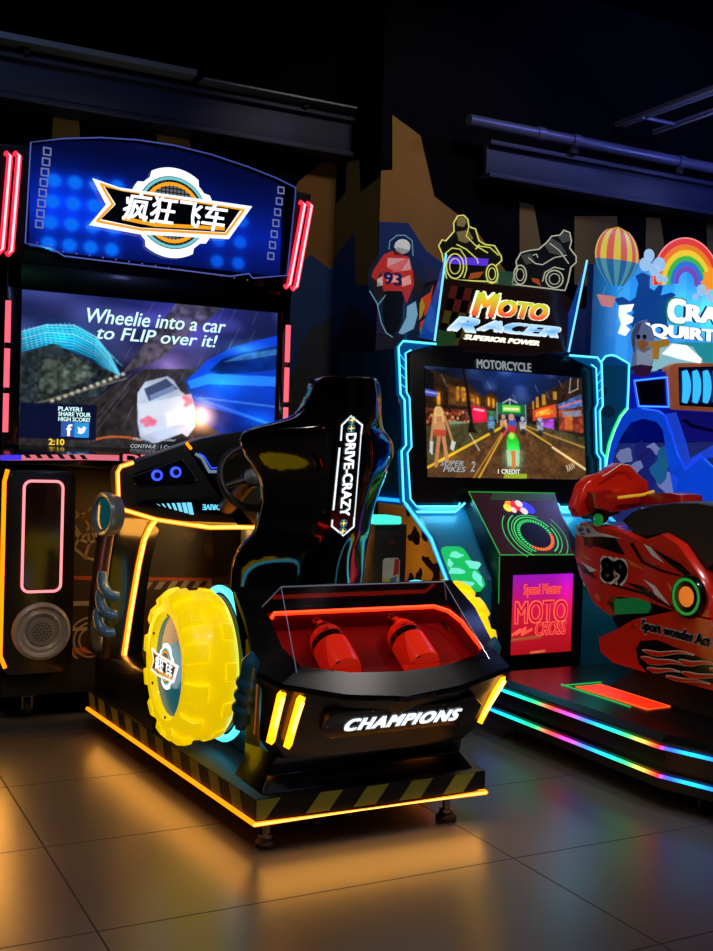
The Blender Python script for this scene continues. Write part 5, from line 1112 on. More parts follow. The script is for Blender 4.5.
def ptext(body, cx, cy, w, h, bold, sh=0.0):
    k = (px1 - px0) / 425.0
    cc = (px0 + (cx - 92) * k, pz1 - (cy - 102) * (pz1 - pz0) / 560.0)
    MB().frame((0, PY - 0.007, 0), XR, ZU).text(body, cc, w * k, h * k, 0, 0, sh, bold).build('poster_lettering', led('poster_coral', (255, 92, 70), 1.1), po_, closed=False, smooth=0)
    MB().frame((0, PY - 0.0085, 0), XR, ZU).text(body, cc, w * k * .975, h * k * .88, 0, 0, sh, 0.0 if bold > .03 else -0.01).build('poster_fill', led('poster_wine', (190, 20, 60), 0.9), po_, closed=False, smooth=0)
ptext('MOTO', 296, 365, 375, 135, 0.05); ptext('CROSS', 365, 487, 225, 80, 0.05, .15); ptext('Speed Master', 300, 215, 270, 80, .06)
b = MB().frame((0, PY - 0.0065, 0), XR, ZU)
k_ = (px1 - px0) / 425.0
wv_ = [(95, 515), (150, 480), (120, 510), (190, 470), (160, 515), (235, 480)]
b.line2([(px0 + (x - 92) * k_, pz1 - (y - 102) * (pz1 - pz0) / 560.0) for x, y in wv_], 0.006, 0, 0); b.line2([(px0 + (x - 92) * k_, pz1 - (y - 90) * (pz1 - pz0) / 560.0) for x, y in wv_], 0.005, 0, 0)
b.build('poster_wing', led('poster_coral', (255, 92, 70), 1.1), po_, closed=False, smooth=0)
# green lit lenses on the sloping front
g0 = Vector((MLX, 3.925, 0.63)); ge = Vector((0, 0.135, 0.155)).normalized(); gN = XR.cross(ge)
g1 = Vector((MLX, 4.06, 0.785)); ge1 = Vector((0, 0.24, 0.16)).normalized()
ge = Vector((0, 0.27, 0.345)).normalized(); gN = XR.cross(ge); g0 = Vector((MLX, 4.13, 0.60)) + gN * .002
def gm(x, y): d = oP(x, y, g0, gN) - g0; return (d.x, d.dot(ge))
lens = [gm(*q) for q in ((441, 549), (445, 547.5), (458, 547.5), (463, 550), (482, 579), (484.5, 586), (482, 589.5), (462, 590), (455, 588), (443.5, 571))]
for s in (-1, 1):
    mm = (lambda pts: pts) if s < 0 else (lambda pts: [(MRX - MLX - x, y) for x, y in pts])
    b = MB().frame(g0, XR, ge).flat(mm(lens), -0.02, 0.03, 0)
    lo = b.build('green_lens', led('lens_green', (18, 200, 100), 0.85), mc, smooth=0, label='glowing green lens')
    b = MB().frame(g0 + gN * 0.0105, XR, ge)
    for px, py, rx, ry in ((455, 556, .02, .008), (472, 566, .02, .016), (455, 572, .022, .012), (466, 585, .018, .01), (477, 580, .012, .02), (449, 564, .008, .012)):
        x, y = mm([gm(px, py)])[0]; b.flat([(x + rx * 1.8 * math.cos(a) * (1 + .3 * math.sin(3 * a + px)), y + ry * 1.8 * math.sin(a) * (1 + .3 * math.cos(2 * a + py))) for a in [2 * PI * k / 16 for k in range(16)]], 0, 0, 0)
    b.build('lens_print', led('lens_mint', (120, 240, 215), 0.95), lo, closed=False, smooth=0)
# ================================================================== MOTORCYCLE RIDE PLATFORM
rp = thing('ride_platform', 'low black ride platform with two rainbow light strips under the red motorcycle', 'ride platform', (XM, 3.2, 0))
XB = 3.10
left = [(2.615, 3.83), (2.608, 2.745), (2.665, 2.57), (2.80, 2.20)]
PO = left + [(2 * XB - x, y) for x, y in left[::-1]]
def inset(pts, d): c_ = centre(pts); return [(x + (c_[0] - x) * d, y + (c_[1] - y) * d * .5) for x, y in pts]
PB = mat('platform_black', (12, 12, 14), 0.25)
b = MB().prism(PO, 0.205, 0.232, 'z').prism(inset(PO, .045), 0.13, 0.205, 'z').prism(PO, 0.075, 0.13, 'z')
b.add([(x, y, .232) for x, y in PO] + [(x, y, .252) for x, y in inset(PO, .05)], [(i, (i + 1) % 8, 8 + (i + 1) % 8, 8 + i) for i in range(8)] + [[8 + i for i in range(8)]])
deck = b.build('deck', PB, rp, smooth=0, bevel=0.0)
hue = {0.0: (40, 90, 255), .10: (20, 150, 255), .22: (20, 215, 190), .36: (30, 200, 120), .46: (255, 60, 50), .56: (210, 60, 220), .66: (40, 120, 255), .78: (20, 220, 190), .86: (60, 230, 110), .93: (255, 190, 70), 1.0: (255, 40, 30)}
hue2 = {0.0: (120, 60, 255), .25: (40, 90, 255), .6: (20, 190, 255), 1.0: (30, 120, 255)}
def hcol(h, t):
    ks = sorted(h)
    for a, d in zip(ks, ks[1:]):
        if a <= t <= d: k = (t - a) / (d - a); return tuple(h[a][i] + (h[d][i] - h[a][i]) * k for i in range(3))
    return h[ks[-1]]
STRIP = lit_print('rainbow_glow', 2.8)
for z in (0.214, 0.118):
    for s in (-1, 1):
        pts = [(2.603, 3.82), (2.597, 2.744), (2.656, 2.562), (2.79, 2.19)]
        if s > 0: pts = [(2 * XB - x, y) for x, y in pts]
        path = []; cols = []
        for k in range(41): t = k / 40; path.append((pts[0][0] + (pts[1][0] - pts[0][0]) * t, pts[0][1] + (pts[1][1] - pts[0][1]) * t, z)); cols.append(hcol(hue, t))
        for (a, d) in ((pts[1], pts[2]), (pts[2], pts[3])):
            for k in range(1, 9): t = k / 8; path.append((a[0] + (d[0] - a[0]) * t, a[1] + (d[1] - a[1]) * t, z)); cols.append(hcol(hue2, t if a == pts[1] else 1 - t * .5))
        ob = MB().tube(path, 0.0062, 6, False).build('rainbow_strip', STRIP, rp, smooth=60)
        P_ = [Vector(p) for p in path]
        vcol(ob, lambda co: cols[min(range(len(P_)), key=lambda i: (P_[i] - co).length_squared)])
for x, y in ((2.735, 2.68), (2 * XB - 2.735, 2.68), (2.70, 3.7), (2 * XB - 2.70, 3.7)):
    MB().lathe([(0.034, 0), (0.034, 0.012), (0.016, 0.02), (0.016, 0.08)], (x, y, 0), (0, 0, 1), 18).build('leveling_foot', mat('foot_dark', (20, 20, 24), .4), rp)
fp3 = [oZ(*q, 0.2525) for q in ((579, 687.6), (601, 685.4), (666.7, 706.3), (646.4, 708.9))]
for s in (-1, 1):
    pts = [((p.x if s < 0 else 2 * XB - p.x), p.y) for p in fp3]
    pd = MB().prism(pts, 0.2505, 0.256, 'z').build('foot_pad', mat('pad_red', (255, 50, 20), 0.3, emit=(255, 48, 18), es=0.85, vary=.25, scale=40), rp, smooth=0)
    cx, cy = centre(pts)
    MB().tube([(cx + (x - cx) * 1.1, cy + (y - cy) * 1.06, 0.2535) for x, y in pts], 0.0035, 6, True).build('pad_border', led('pad_orange', (255, 90, 30), 1.3), pd)
    b = MB().tube([(cx + sx_ * .085 * -s * -1 if False else cx - s * 0.0 + sx_ * 0.10, cy + .24, .253) for sx_ in (-1, 1)], 0.003, 6)
    b.tube([(cx + s * .09, cy + .26, .253), (cx + s * .09, cy - .15, .253)], 0.003, 6)
    b.build('green_line', led('deck_green', (20, 190, 80), 1.0), pd)
b = MB()
for x, y in ((2.66, 2.80), (2.645, 3.1), (2.645, 3.45), (2.72, 2.62), (2.80, 2.45)):
    for xx in (x, 2 * XB - x): b.lathe([(0.006, 0), (0.005, 0.003), (0.001, 0.004)], (xx, y, 0.243), (0, 0, 1), 10)
b.build('deck_screws', CHROME, deck)
MB().prism([(2.78, 2.56), (2.98, 2.62), (3.22, 2.62), (3.42, 2.56), (3.30, 2.30), (2.90, 2.30)], 0.2505, 0.2535, 'z').build('deck_print', mat('deck_graphic', (70, 66, 60), 0.25, vary=0.9, scale=14), rp, smooth=0)
MB().loft([[(XB - .15, 2.62, .25), (XB + .15, 2.62, .25), (XB + .15, 3.42, .25), (XB - .15, 3.42, .25)], [(XB - .11, 2.75, .36), (XB + .11, 2.75, .36), (XB + .11, 3.3, .36), (XB - .11, 3.3, .36)]]).build('pivot_block', BLKMATTE, rp, bevel=0.012)
# ================================================================== RED MOTORCYCLE
bk = thing('ride_on_motorcycle', 'red ride-on racing motorcycle with number 89 on its fairing and black seat', 'motorcycle', (XB, 3.0, 0.36))
REDP = mat('bike_red', (226, 40, 20), 0.2, coat=0.5, vary=0.06); REDD = mat('bike_red_dark', (176, 26, 20), 0.25, coat=0.4)
BKB = mat('bike_black', (12, 12, 15), 0.16, coat=0.3); BKS = mat('bike_seat', (15, 16, 18), 0.42, vary=.1, scale=60, bump=.1); BKW = mat('bike_white', (235, 230, 228), 0.3)
def B(x, y, X=2.905): p = oX(560 + x / 3.523, 450 + y / 3.523, X); return (p.y, p.z)
def Bs(pts, X=2.905): return [B(x, y, X) for x, y in pts]
def pillow(pts, w, k=0.90, e=0.05, mats=None):
    c_ = centre(pts); b = MB()
    lay = [(-w, k), (-w + e * .25, 1 - (1 - k) * .45), (-w + e, 1.0), (w - e, 1.0), (w - e * .25, 1 - (1 - k) * .45), (w, k)]
    return b.loft([[(XB + x, c_[0] + (y - c_[0]) * s, c_[1] + (z - c_[1]) * s) for y, z in pts] for x, s in lay])
up = Bs([(48, 300), (66, 252), (150, 262), (235, 290), (290, 315), (365, 290), (430, 330), (505, 440), (545, 520), (545, 600), (420, 575), (330, 545), (270, 525), (178, 518), (160, 545), (168, 585), (118, 548), (66, 445), (46, 370)])
uf = pillow(up, 0.20, 0.95).build('front_fairing', REDP, bk, smooth=40)
low_ = Bs([(140, 712), (134, 660), (195, 632), (265, 592), (410, 562), (545, 598), (640, 640), (760, 700), (760, 900), (540, 850), (300, 785), (190, 752)])
lf_ = pillow(low_, 0.205, 0.96).build('lower_fairing', REDP, bk, smooth=40)
mid = Bs([(170, 520), (320, 540), (420, 575), (540, 600), (760, 690), (760, 560), (540, 500), (400, 420), (200, 400)], 2.93)
core = pillow(Bs([(175, 515), (330, 530), (480, 560), (760, 640), (760, 700), (410, 600), (265, 610), (200, 650), (170, 600)], 2.93), 0.155, .97, .03).build('engine_core', BKB, bk, smooth=40)
gl = Bs([(182, 525), (300, 520), (312, 555), (300, 575), (185, 580)], 2.93)
MB().prism(gl, XB - 0.16, XB - 0.153, 'x').build('vent_mesh', mat('vent_green', (14, 60, 42), 0.25, emit=(10, 120, 60), es=.35, vary=.9, scale=90), core, smooth=0)
def zpillow(px, Y0, Y1, e=.03, k=.93):
    pts = xz([(560 + x / 3.523, 450 + y / 3.523) for x, y in px], Y0); c_ = centre(pts); b = MB()
    return b.loft([[(c_[0] + (x - c_[0]) * s_, y, c_[1] + (z - c_[1]) * s_) for x, z in pts] for y, s_ in ((Y0, k), (Y0 + e * .3, 1 - (1 - k) * .4), (Y0 + e, 1.0), (Y1 - e, 1.0), (Y1, .8))])
zpillow([(74, 238), (58, 205), (85, 122), (120, 92), (160, 82), (215, 46), (248, 52), (290, 92), (316, 112), (320, 150), (306, 180), (240, 205), (150, 215)], 3.44, 3.51, .015).build('nose_cowl', REDP, bk, smooth=40)
zpillow([(118, 150), (176, 138), (206, 160), (236, 150), (300, 160), (300, 196), (236, 214), (190, 220), (130, 205)], 3.37, 3.43, .015).build('dash_cowl', REDD, bk, smooth=40)
MB().tube([oY(560 + x / 3.523, 450 + y / 3.523, 3.415) for x, y in ((150, 92), (165, 84), (215, 50), (246, 54), (268, 74))], .0025, 6).build('cowl_trim', BKW, bk)
MB().tube([oY(560 + x / 3.523, 450 + y / 3.523, 3.34) for x, y in ((205, 168), (290, 158), (330, 146))], .006, 8).build('cable', mat('cable_amber', (220, 170, 50), .3, emit=(230, 170, 30), es=.4), bk)
st_ = Bs([(200, 246), (235, 215), (305, 192), (400, 180), (485, 180), (560, 195), (760, 240), (760, 440), (560, 400), (505, 440), (430, 335), (370, 292), (290, 305), (240, 290)], 2.93)
pillow(st_, 0.165, 0.92, .07).build('seat', BKS, bk, smooth=60)
tk = Bs([(300, 165), (330, 156), (440, 150), (482, 158), (486, 185), (300, 200)], 3.12)
pillow(tk, 0.06, 0.9, .03).build('fuel_tank', REDD, bk, smooth=50)
gp = B(95, 222, 2.90); gq = B(180, 232, 2.93)
for s in (-1, 1):
    xa = XB + s * 0.205
    g_ = MB().tube([(XB + s * .06, gp[0] - .02, gp[1] + .01), (XB + s * .13, gp[0] - .03, gp[1]), (xa, gp[0] - .06, gp[1] - .012)], [0.016, 0.02, 0.024], 12).build('handlebar', BKB, bk)
    MB().tube([(xa, gp[0] + .01, gp[1] + .0), (xa + s * .002, gp[0] - .055, gp[1] + .012), (xa, gp[0] - .11, gp[1] - .012)], [0.026, 0.034, 0.028], 14).build('grip', BKS, g_)
    MB().lathe([(0.024, 0), (0.026, 0.01), (0.016, 0.016), (0.001, .018)], (xa + s * .03, gp[0] - .12, gp[1] - .02), (s, 0, 0), 16).build('mirror_lens', mat('lens_leaf', (30, 110, 60), .2, emit=(20, 160, 70), es=.3), g_)
XS = XB - 0.2005
fB = lambda z=0.0: MB().frame((XS - z, 0, 0), (0, -1, 0), ZU)
neg = lambda pts: [(-y, z) for y, z in pts]
def decal(name, m, par, *polys, z=0.0012, x=None):
    for i, p in enumerate(polys): MB().frame(((XS if x is None else x) - z - 0.0004 * i, 0, 0), (0, -1, 0), ZU).flat(neg(Bs(p)), 0, 0, 0).build(name, m, par, closed=False, smooth=0)
decal('black_print', BKB, uf, [(75, 300), (125, 285), (200, 310), (235, 372), (150, 345), (100, 330)], [(62, 395), (110, 420), (135, 455), (85, 430)], [(235, 465), (300, 480), (350, 520), (320, 512)], [(330, 345), (430, 400), (480, 450), (470, 460), (390, 400)])
decal('white_print', BKW, uf, [(60, 268), (110, 265), (135, 288), (225, 312), (150, 304), (100, 306), (62, 300)], [(78, 392), (135, 424), (112, 430)], [(300, 455), (340, 478), (395, 550), (340, 508), (330, 488)], [(300, 330), (325, 342), (372, 398), (330, 372)], [(440, 470), (470, 462), (500, 480), (468, 476)], z=0.002)
decal('swirl_print', mat('bike_blue_grey', (90, 100, 150), .3), uf, [(70, 275), (84, 271), (92, 282), (80, 290), (70, 286)], [(96, 278), (108, 275), (116, 290), (104, 296)], [(76, 292), (92, 292), (96, 300), (80, 300)], z=0.0035)
decal('hole_print', BKB, uf, [(88, 312), (104, 306), (126, 314), (130, 335), (112, 345), (92, 336)], z=0.003)  # flat dark decal drawn in place of the fairing's round hole
c89 = B(195, 426)
b = fB(0.003).text('89', (-c89[0], c89[1]), 0.165, 0.110, 0, 0, -0.08, 0.085).text('89', (-c89[0], c89[1]), 0.150, 0.096, 0.001, 1, -0.08, 0.02)
b.build('number_lettering', [BKW, mat('number_black', (16, 15, 18), .3)], uf, closed=False, smooth=0)
decal('amber_print', mat('bike_amber', (230, 120, 24), .3), uf, [(58, 325), (72, 350), (118, 390), (92, 384)], [(235, 380), (310, 425), (255, 405)], [(380, 460), (430, 520), (395, 500)], [(130, 500), (150, 520), (140, 535), (126, 515)], z=0.0016)
decal('seam_line', BKB, uf, [(250, 330), (262, 326), (300, 390), (360, 420), (430, 440), (432, 446), (356, 428), (292, 398)], [(150, 460), (300, 500), (420, 560), (418, 566), (296, 508), (148, 466)], z=0.0018)
# wheel hub light on the side
for s in (-1, 1):
    hc = B(463, 516); hx = XB + s * 0.21
    h_ = MB().lathe([(0.078, -0.03), (0.080, 0.0), (0.074, 0.012), (0.062, 0.010)], (hx, hc[0], hc[1]), (s, 0, 0), 36).build('side_wheel', BKB, uf)
    MB().lathe([(0.067, 0.0), (0.067, 0.0135), (0.057, 0.0135), (0.057, 0.0)], (hx, hc[0], hc[1]), (s, 0, 0), 36).build('hub_ring', mat('ring_green', (40, 150, 70), .3, emit=(40, 200, 80), es=.3), uf)
    MB().lathe([(0.052, 0.006), (0.03, 0.012), (0.001, 0.014)], (hx, hc[0], hc[1]), (s, 0, 0), 30).build('hub_lamp', mat('hub_orange', (220, 130, 50), .3, emit=(255, 130, 40), es=.55, vary=.3, scale=50), uf)
x89 = XB - 0.2055
ct = B(412, 648)
MB().frame((x89 - .0015, 0, 0), (0, -1, 0), ZU).text('Sport wonder.Act', (-ct[0], ct[1]), 0.36, 0.062, 0, 0, 0.1, 0.09, rot=-0.02).text('Sport wonder.Act', (-ct[0], ct[1]), 0.35, 0.05, 0.001, 1, 0.1, 0.02, rot=-0.02).build('fairing_lettering', [mat('logo_pale', (190, 190, 200), .3), mat('logo_navy', (24, 22, 40), .3)], lf_, closed=False, smooth=0)
decal('flame_patch', BKB, lf_, [(275, 700), (292, 672), (350, 668), (540, 745), (700, 800), (700, 880), (540, 820), (400, 805), (320, 790), (285, 750)], x=x89)
def tongue(x0, y0, L_, h_, A_, sl, grow=0.0):
    """wavy flame tongue: blunt at the left, drawn out to a point at the right"""
    n = 14; up_, dn = [], []
    for k in range(n + 1):
        t = k / n; yc = y0 + sl * L_ * t + A_ * math.sin(t * 5.2 + .4); w = (h_ * (math.sin(min(t * 5, 1) * PI / 2)) * (1 - t) ** .7 + grow)
        x = x0 + L_ * t + (grow * 2 if t == 1 else (-grow if t == 0 else 0))
        up_.append((x, yc - w)); dn.append((x, yc + w))
    return up_ + dn[::-1]
FL = [(302, 700, 175, 9, 10, .16), (296, 725, 150, 13, 9, .26), (318, 765, 110, 9, 6, .18), (385, 793, 150, 7, 5, .22), (430, 735, 130, 10, 9, .22), (440, 778, 170, 10, 8, .2), (540, 765, 150, 11, 9, .22), (560, 815, 150, 9, 7, .25)]
decal('flame_outline', BKW, lf_, *[tongue(*q, grow=2.6) for q in FL], x=x89, z=0.002)
decal('flame_print', REDP, lf_, *[tongue(*q) for q in FL], x=x89, z=0.0062)
for px, py in ((270, 620), (350, 405), (320, 490)):
    yy, zz = B(px, py); MB().lathe([(0.012, 0), (0.010, 0.006), (0.001, 0.007)], (XS if py < 600 else x89, yy, zz), (-1, 0, 0), 16).build('fairing_bolt', REDD, bk)
# ================================================================== WATER SHOOTING CABINET (right edge)
YW = 4.85
wc_ = thing('water_game_cabinet', 'bright blue water shooting cabinet with rainbow, striped balloon and white lettering', 'arcade machine', (5.2, 4.95, 0))
def Wp(x, y, Y=YW): p = oY(580 + x / 3.278, 210 + y / 3.278, Y); return (p.x, p.z)
def Ws(pts, Y=YW): return [Wp(x, y, Y) for x, y in pts]
def Cp(x, y, Y=YW): p = oY(590 + x / 5.797, 340 + y / 5.797, Y); return (p.x, p.z)
def Cs(pts, Y=YW): return [Cp(x, y, Y) for x, y in pts]
wx0 = Wp(56, 300)[0]; wx1 = 6.30
WB = mat('water_blue', (20, 80, 190), 0.3, coat=.2)
MB().prism([(4.93, 0.10), (4.93, 2.02), (5.22, 2.02), (5.22, 0.10)], wx0, wx1, 'x').build('cabinet_body', WB, wc_, bevel=.01)
MB().box(wx0 + .05, wx1 - .05, 4.96, 5.2, 0.0, 0.10).build('plinth', BLKMATTE, wc_)
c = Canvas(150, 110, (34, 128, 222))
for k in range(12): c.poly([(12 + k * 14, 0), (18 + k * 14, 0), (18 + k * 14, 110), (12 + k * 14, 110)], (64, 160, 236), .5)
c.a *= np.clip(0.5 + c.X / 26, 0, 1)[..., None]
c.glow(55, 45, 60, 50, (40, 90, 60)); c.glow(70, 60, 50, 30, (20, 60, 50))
zt, zb = 2.34, 1.70
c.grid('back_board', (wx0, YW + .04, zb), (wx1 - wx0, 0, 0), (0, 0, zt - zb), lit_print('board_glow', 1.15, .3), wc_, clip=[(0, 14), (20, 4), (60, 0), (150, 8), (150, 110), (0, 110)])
MB().box(wx0, wx1, YW + .045, YW + .09, zb, 2.26).build('board_backing', WB, wc_)
def cut(name, m, pts, dy=0.0, t=0.010, par=None, raw=False, label=None):
    return MB().prism(pts if raw else Ws(pts, YW - dy), YW - dy, YW - dy + t, 'y').build(name, m, par or wc_, smooth=0, label=label)
SPL = led('splash_navy', (14, 70, 150), 0.75)
cut('splash', SPL, [(115, 290), (140, 285), (165, 300), (185, 285), (195, 240), (185, 215), (205, 205), (230, 215), (228, 255), (245, 265), (262, 245), (272, 250), (265, 280), (300, 270), (315, 278), (290, 300), (285, 380), (180, 390), (165, 370), (180, 330), (150, 318), (130, 312)], 0.0)
rc = Ws([(350, 240)], YW - .01)[0]; R_ = Wp(350, 92, YW - .01)[1] - rc[1]
rb_ = None
for i, (c_, k) in enumerate((((232, 60, 50), 1.0), ((245, 130, 30), .86), ((250, 215, 50), .74), ((70, 190, 70), .62), ((50, 120, 220), .50), ((120, 80, 190), .39))):
    pts = arc(rc, R_ * k, -8, 188, 30) + arc(rc, R_ * (k - .14), 188, -8, 30)
    o = MB().prism(pts, YW - .012, YW - .002, 'y').build('rainbow' if i == 0 else 'rainbow_band', led('bow%d' % i, c_, 0.85), rb_ or wc_, smooth=0)
    rb_ = rb_ or o
MB().tube([(x, YW - .013, z) for x, z in arc(rc, R_, -8, 188, 30)], .004, 6).build('rainbow_edge', led('bow_edge', (255, 150, 140), .9), rb_)
CLD = led('cloud_blue', (165, 205, 240), 0.85)
def cloud(balls, dy=.02):
    pts = []
    b = MB()
    for cx, cy, r in balls:
        x, z = Wp(cx, cy, YW - dy); rr = r / 3.278 * 4.87 / F_PX * 1.02
        b.lathe([(rr, 0), (rr, .008), (rr * .93, .012)], (x, YW - dy + .008, z), (0, -1, 0), 22)
    b.build('cloud', CLD, wc_, smooth=30)
cloud([(228, 148, 26), (262, 178, 30), (215, 178, 28), (245, 195, 26)]); cloud([(262, 222, 18), (280, 228, 14)]); cloud([(400, 262, 24), (430, 280, 26), (380, 285, 14)])
sc_ = Ws([(428, 240)], YW - .016)[0]
star = []
for k in range(24): r_ = (.115, .09)[k % 2]; star.append((sc_[0] + .04 + r_ * math.cos(2 * PI * k / 24), sc_[1] + r_ * math.sin(2 * PI * k / 24)))
MB().prism(star, YW - .016, YW - .006, 'y').build('sun', led('sun_orange', (250, 150, 40), .95), wc_, smooth=0)
# balloon: striped, slightly domed cutout
bc = Ws([(122, 152)], YW - .04)[0]; bw = (Wp(195, 150, YW - .04)[0] - Wp(50, 150, YW - .04)[0]) / 2; bh = (Wp(122, 55, YW - .04)[1] - Wp(122, 250, YW - .04)[1]) / 2
b = MB(); n_ = 10
def bp(u, v):                                              # u -1..1 across, v -1..1 up
    taper = math.sqrt(max(1 - v * v, 0)) if v > 0 else math.cos(v * PI / 2 * .80)
    return (bc[0] + bw * u * taper, YW - .04 - .03 * math.cos(u * PI / 2) * taper, bc[1] + bh * v)
for i in range(n_):
    for j in range(14):
        u0, u1 = -1 + 2 * i / n_, -1 + 2 * (i + 1) / n_; v0, v1 = -1 + j / 7, -1 + (j + 1) / 7
        u0, u1 = math.sin(u0 * PI / 2), math.sin(u1 * PI / 2)
        m_ = (i % 2) + (2 if v1 < -.05 else 0)
        b.add([bp(u0, v0), bp(u1, v0), bp(u1, v1), bp(u0, v1)], [(0, 1, 2, 3)], m_)
bl_ = b.build('balloon', [led('bal_yellow', (222, 200, 66), .8), led('bal_red', (214, 96, 84), .8), led('bal_teal', (90, 160, 180), .7), led('bal_blue', (40, 110, 165), .7)], wc_, closed=False, smooth=60)
cut('basket', led('basket_pink', (220, 140, 140), .7), [(62, 276), (118, 284), (108, 318), (78, 312)], .04, .02, bl_)
MB().tube([(x, YW - .04, z) for x, z in Ws([(85, 250), (72, 280)], YW - .04)], .003, 5).tube([(x, YW - .04, z) for x, z in Ws([(140, 256), (112, 286)], YW - .04)], .003, 5).build('balloon_rope', led('rope_teal', (80, 150, 170), .6), bl_)
def wtext(body, x0, y0, x1, y1, h, name, layers):
    a = Wp(x0, y0, YW - .03); d = Wp(x1, y1, YW - .03)
    for i, (bold, m, k) in enumerate(layers):
        MB().frame((0, YW - .03 - .004 * i, 0), XR, ZU).text(body, ((a[0] + d[0]) / 2, (a[1] + d[1]) / 2), (d[0] - a[0]) * k, h * k, 0, 0, 0, bold).build(name, m, wc_, closed=False, smooth=0)
NV = led('outline_navy', (12, 40, 120), .7); WHT = led('letter_white', (240, 245, 250), 1.1); GRO = led('outline_green', (40, 150, 90), .8)
wtext('C', 285, 330, 345, 332, .145, 'sign_lettering', [(.10, GRO, 1.12), (.07, WHT, 1.0)])
wtext('RAZY', 345, 345, 560, 352, .10, 'sign_lettering', [(.10, NV, 1.06), (.06, WHT, 1.0)])
wtext('SQUIRTING', 192, 400, 560, 420, .085, 'sign_lettering', [(.10, NV, 1.04), (.055, WHT, 1.0)])
cut('drip', WHT, [(132, 312), (178, 308), (168, 332), (150, 338), (176, 352), (172, 368), (150, 378), (165, 392), (150, 412), (128, 404), (138, 372), (130, 345)], .02)
# bird cutout with water pistol, in front of the sign
def Bd(name, m, pts, dy, par=None, label=None): return MB().prism(Ws(pts, YW - dy), YW - dy, YW - dy + .012, 'y').build(name, m, par or wc_, smooth=0, bevel=.002, label=label)
bird = Bd('bird_cutout', mat('bird_pale', (150, 160, 176), .4, emit=(120, 140, 170), es=.35), [(172, 400), (185, 375), (205, 362), (225, 358), (215, 372), (236, 385), (246, 420), (240, 470), (240, 500), (225, 532), (190, 532), (172, 505), (178, 460), (170, 430)], .06, label='pale printed bird holding a yellow water pistol')
Bd('wing', mat('bird_grey', (96, 106, 124), .4, emit=(80, 90, 120), es=.3), [(172, 400), (184, 376), (204, 364), (196, 392), (182, 420), (180, 470), (172, 430)], .064, bird)
Bd('belly', mat('bird_white', (190, 200, 205), .4, emit=(170, 185, 195), es=.4), [(188, 455), (210, 470), (236, 455), (238, 500), (220, 520), (188, 515)], .064, bird)
Bd('beak', mat('bird_beak', (190, 120, 50), .4, emit=(170, 100, 40), es=.4), [(190, 430), (210, 426), (226, 438), (212, 452), (222, 462), (200, 456)], .07, bird)
for px in (196, 216):
    x, z = Wp(px, 415, YW - .072); b = MB().lathe([(.014, 0), (.012, .004), (.001, .005)], (x, YW - .06, z), (0, -1, 0), 14).build('eye', mat('eye_dark', (20, 20, 26), .3), bird)
Bd('water_pistol', mat('pistol_yellow', (214, 160, 60), .4, emit=(200, 140, 40), es=.45), [(232, 432), (285, 422), (297, 432), (290, 446), (262, 452), (258, 490), (240, 488), (244, 452), (232, 450)], .075, bird)
Bd('base_cup', mat('bird_maroon', (90, 40, 70), .4, emit=(70, 30, 70), es=.3), [(172, 512), (200, 506), (240, 512), (226, 545), (188, 545)], .068, bird)
# light hood below the sign
cut('hood', led('hood_ice', (150, 205, 215), .75), Cs([(360, 60), (480, 18), (560, 14), (660, 60), (720, 130), (470, 135), (400, 170), (380, 180)], YW - .05), .05, .05, raw=True)
cut('hood_stripe', led('hood_teal', (40, 160, 170), .7), Cs([(470, 12), (720, 16), (720, 135), (660, 130), (600, 40)], YW - .055), .055, .01, raw=True)
cut('hood_shine', WHT, Cs([(420, 80), (480, 22), (560, 30), (650, 110), (640, 135), (520, 110)], YW - .058), .058, .004, raw=True)
# console: inset with blue light, orange light box, lower panels
MB().prism(Cs([(225, 190), (450, 180), (800, 180), (800, 420), (455, 420), (225, 400)], YW - .02), YW - .02, YW + .08, 'y').build('console', mat('console_blue', (14, 40, 150), .3, emit=(10, 30, 190), es=.35), wc_, bevel=.01)
ins = Cs([(252, 236), (440, 216), (450, 388), (277, 384)], YW - .03)
io = MB().prism(ins, YW - .03, YW - .018, 'y').build('inset_frame', mat('inset_brown', (54, 22, 30), .3), wc_, smooth=0)
MB().prism(Cs([(290, 262), (425, 245), (432, 362), (310, 360)], YW - .032), YW - .033, YW - .03, 'y').build('inset_window', mat('inset_dark', (12, 12, 24), .15), io, smooth=0)
neon([(x, YW - .034, z) for x, z in ins], .008, 0, True).build('inset_light', [led('inset_blue', (30, 60, 255), 2.2), led('inset_sky', (60, 170, 255), 1.6)], io)
og = MB().prism(Cs([(462, 150), (520, 125), (800, 135), (800, 420), (485, 402), (466, 330)], YW - .05), YW - .05, YW + .02, 'y').build('light_box', mat('box_orange', (226, 124, 62), .35, emit=(190, 96, 50), es=.35), wc_, bevel=.012)
MB().prism(Cs([(516, 158), (800, 150), (800, 395), (522, 380)], YW - .055), YW - .056, YW - .05, 'y').build('box_window', mat('window_navy', (10, 20, 60), .2), og, smooth=0)
for k in range(5):
    x = 552 + 60 * k
    a = [Cp(x + 6 - 14 * ((j - 3.5) / 4) ** 2, 178 + 26.5 * j, YW - .06) for j in range(8)]
    MB().tube([(q[0], YW - .06, q[1]) for q in a], [.016, .022, .025, .026, .026, .025, .022, .016], 10).build('tube_lamp', led('tube_aqua', (50, 175, 255), 1.25), og)
cut('skirt', mat('skirt_violet', (34, 30, 120), .3, emit=(30, 24, 150), es=.3), Cs([(440, 415), (800, 425), (800, 600), (520, 575), (480, 500)], YW - .03), .03, .06, raw=True)
cut('skirt_wave', mat('skirt_dark', (20, 18, 70), .3), Cs([(520, 470), (560, 460), (600, 490), (660, 505), (720, 520), (800, 500), (800, 520), (720, 535), (650, 520), (590, 505), (550, 478)], YW - .033), .033, .003, raw=True)
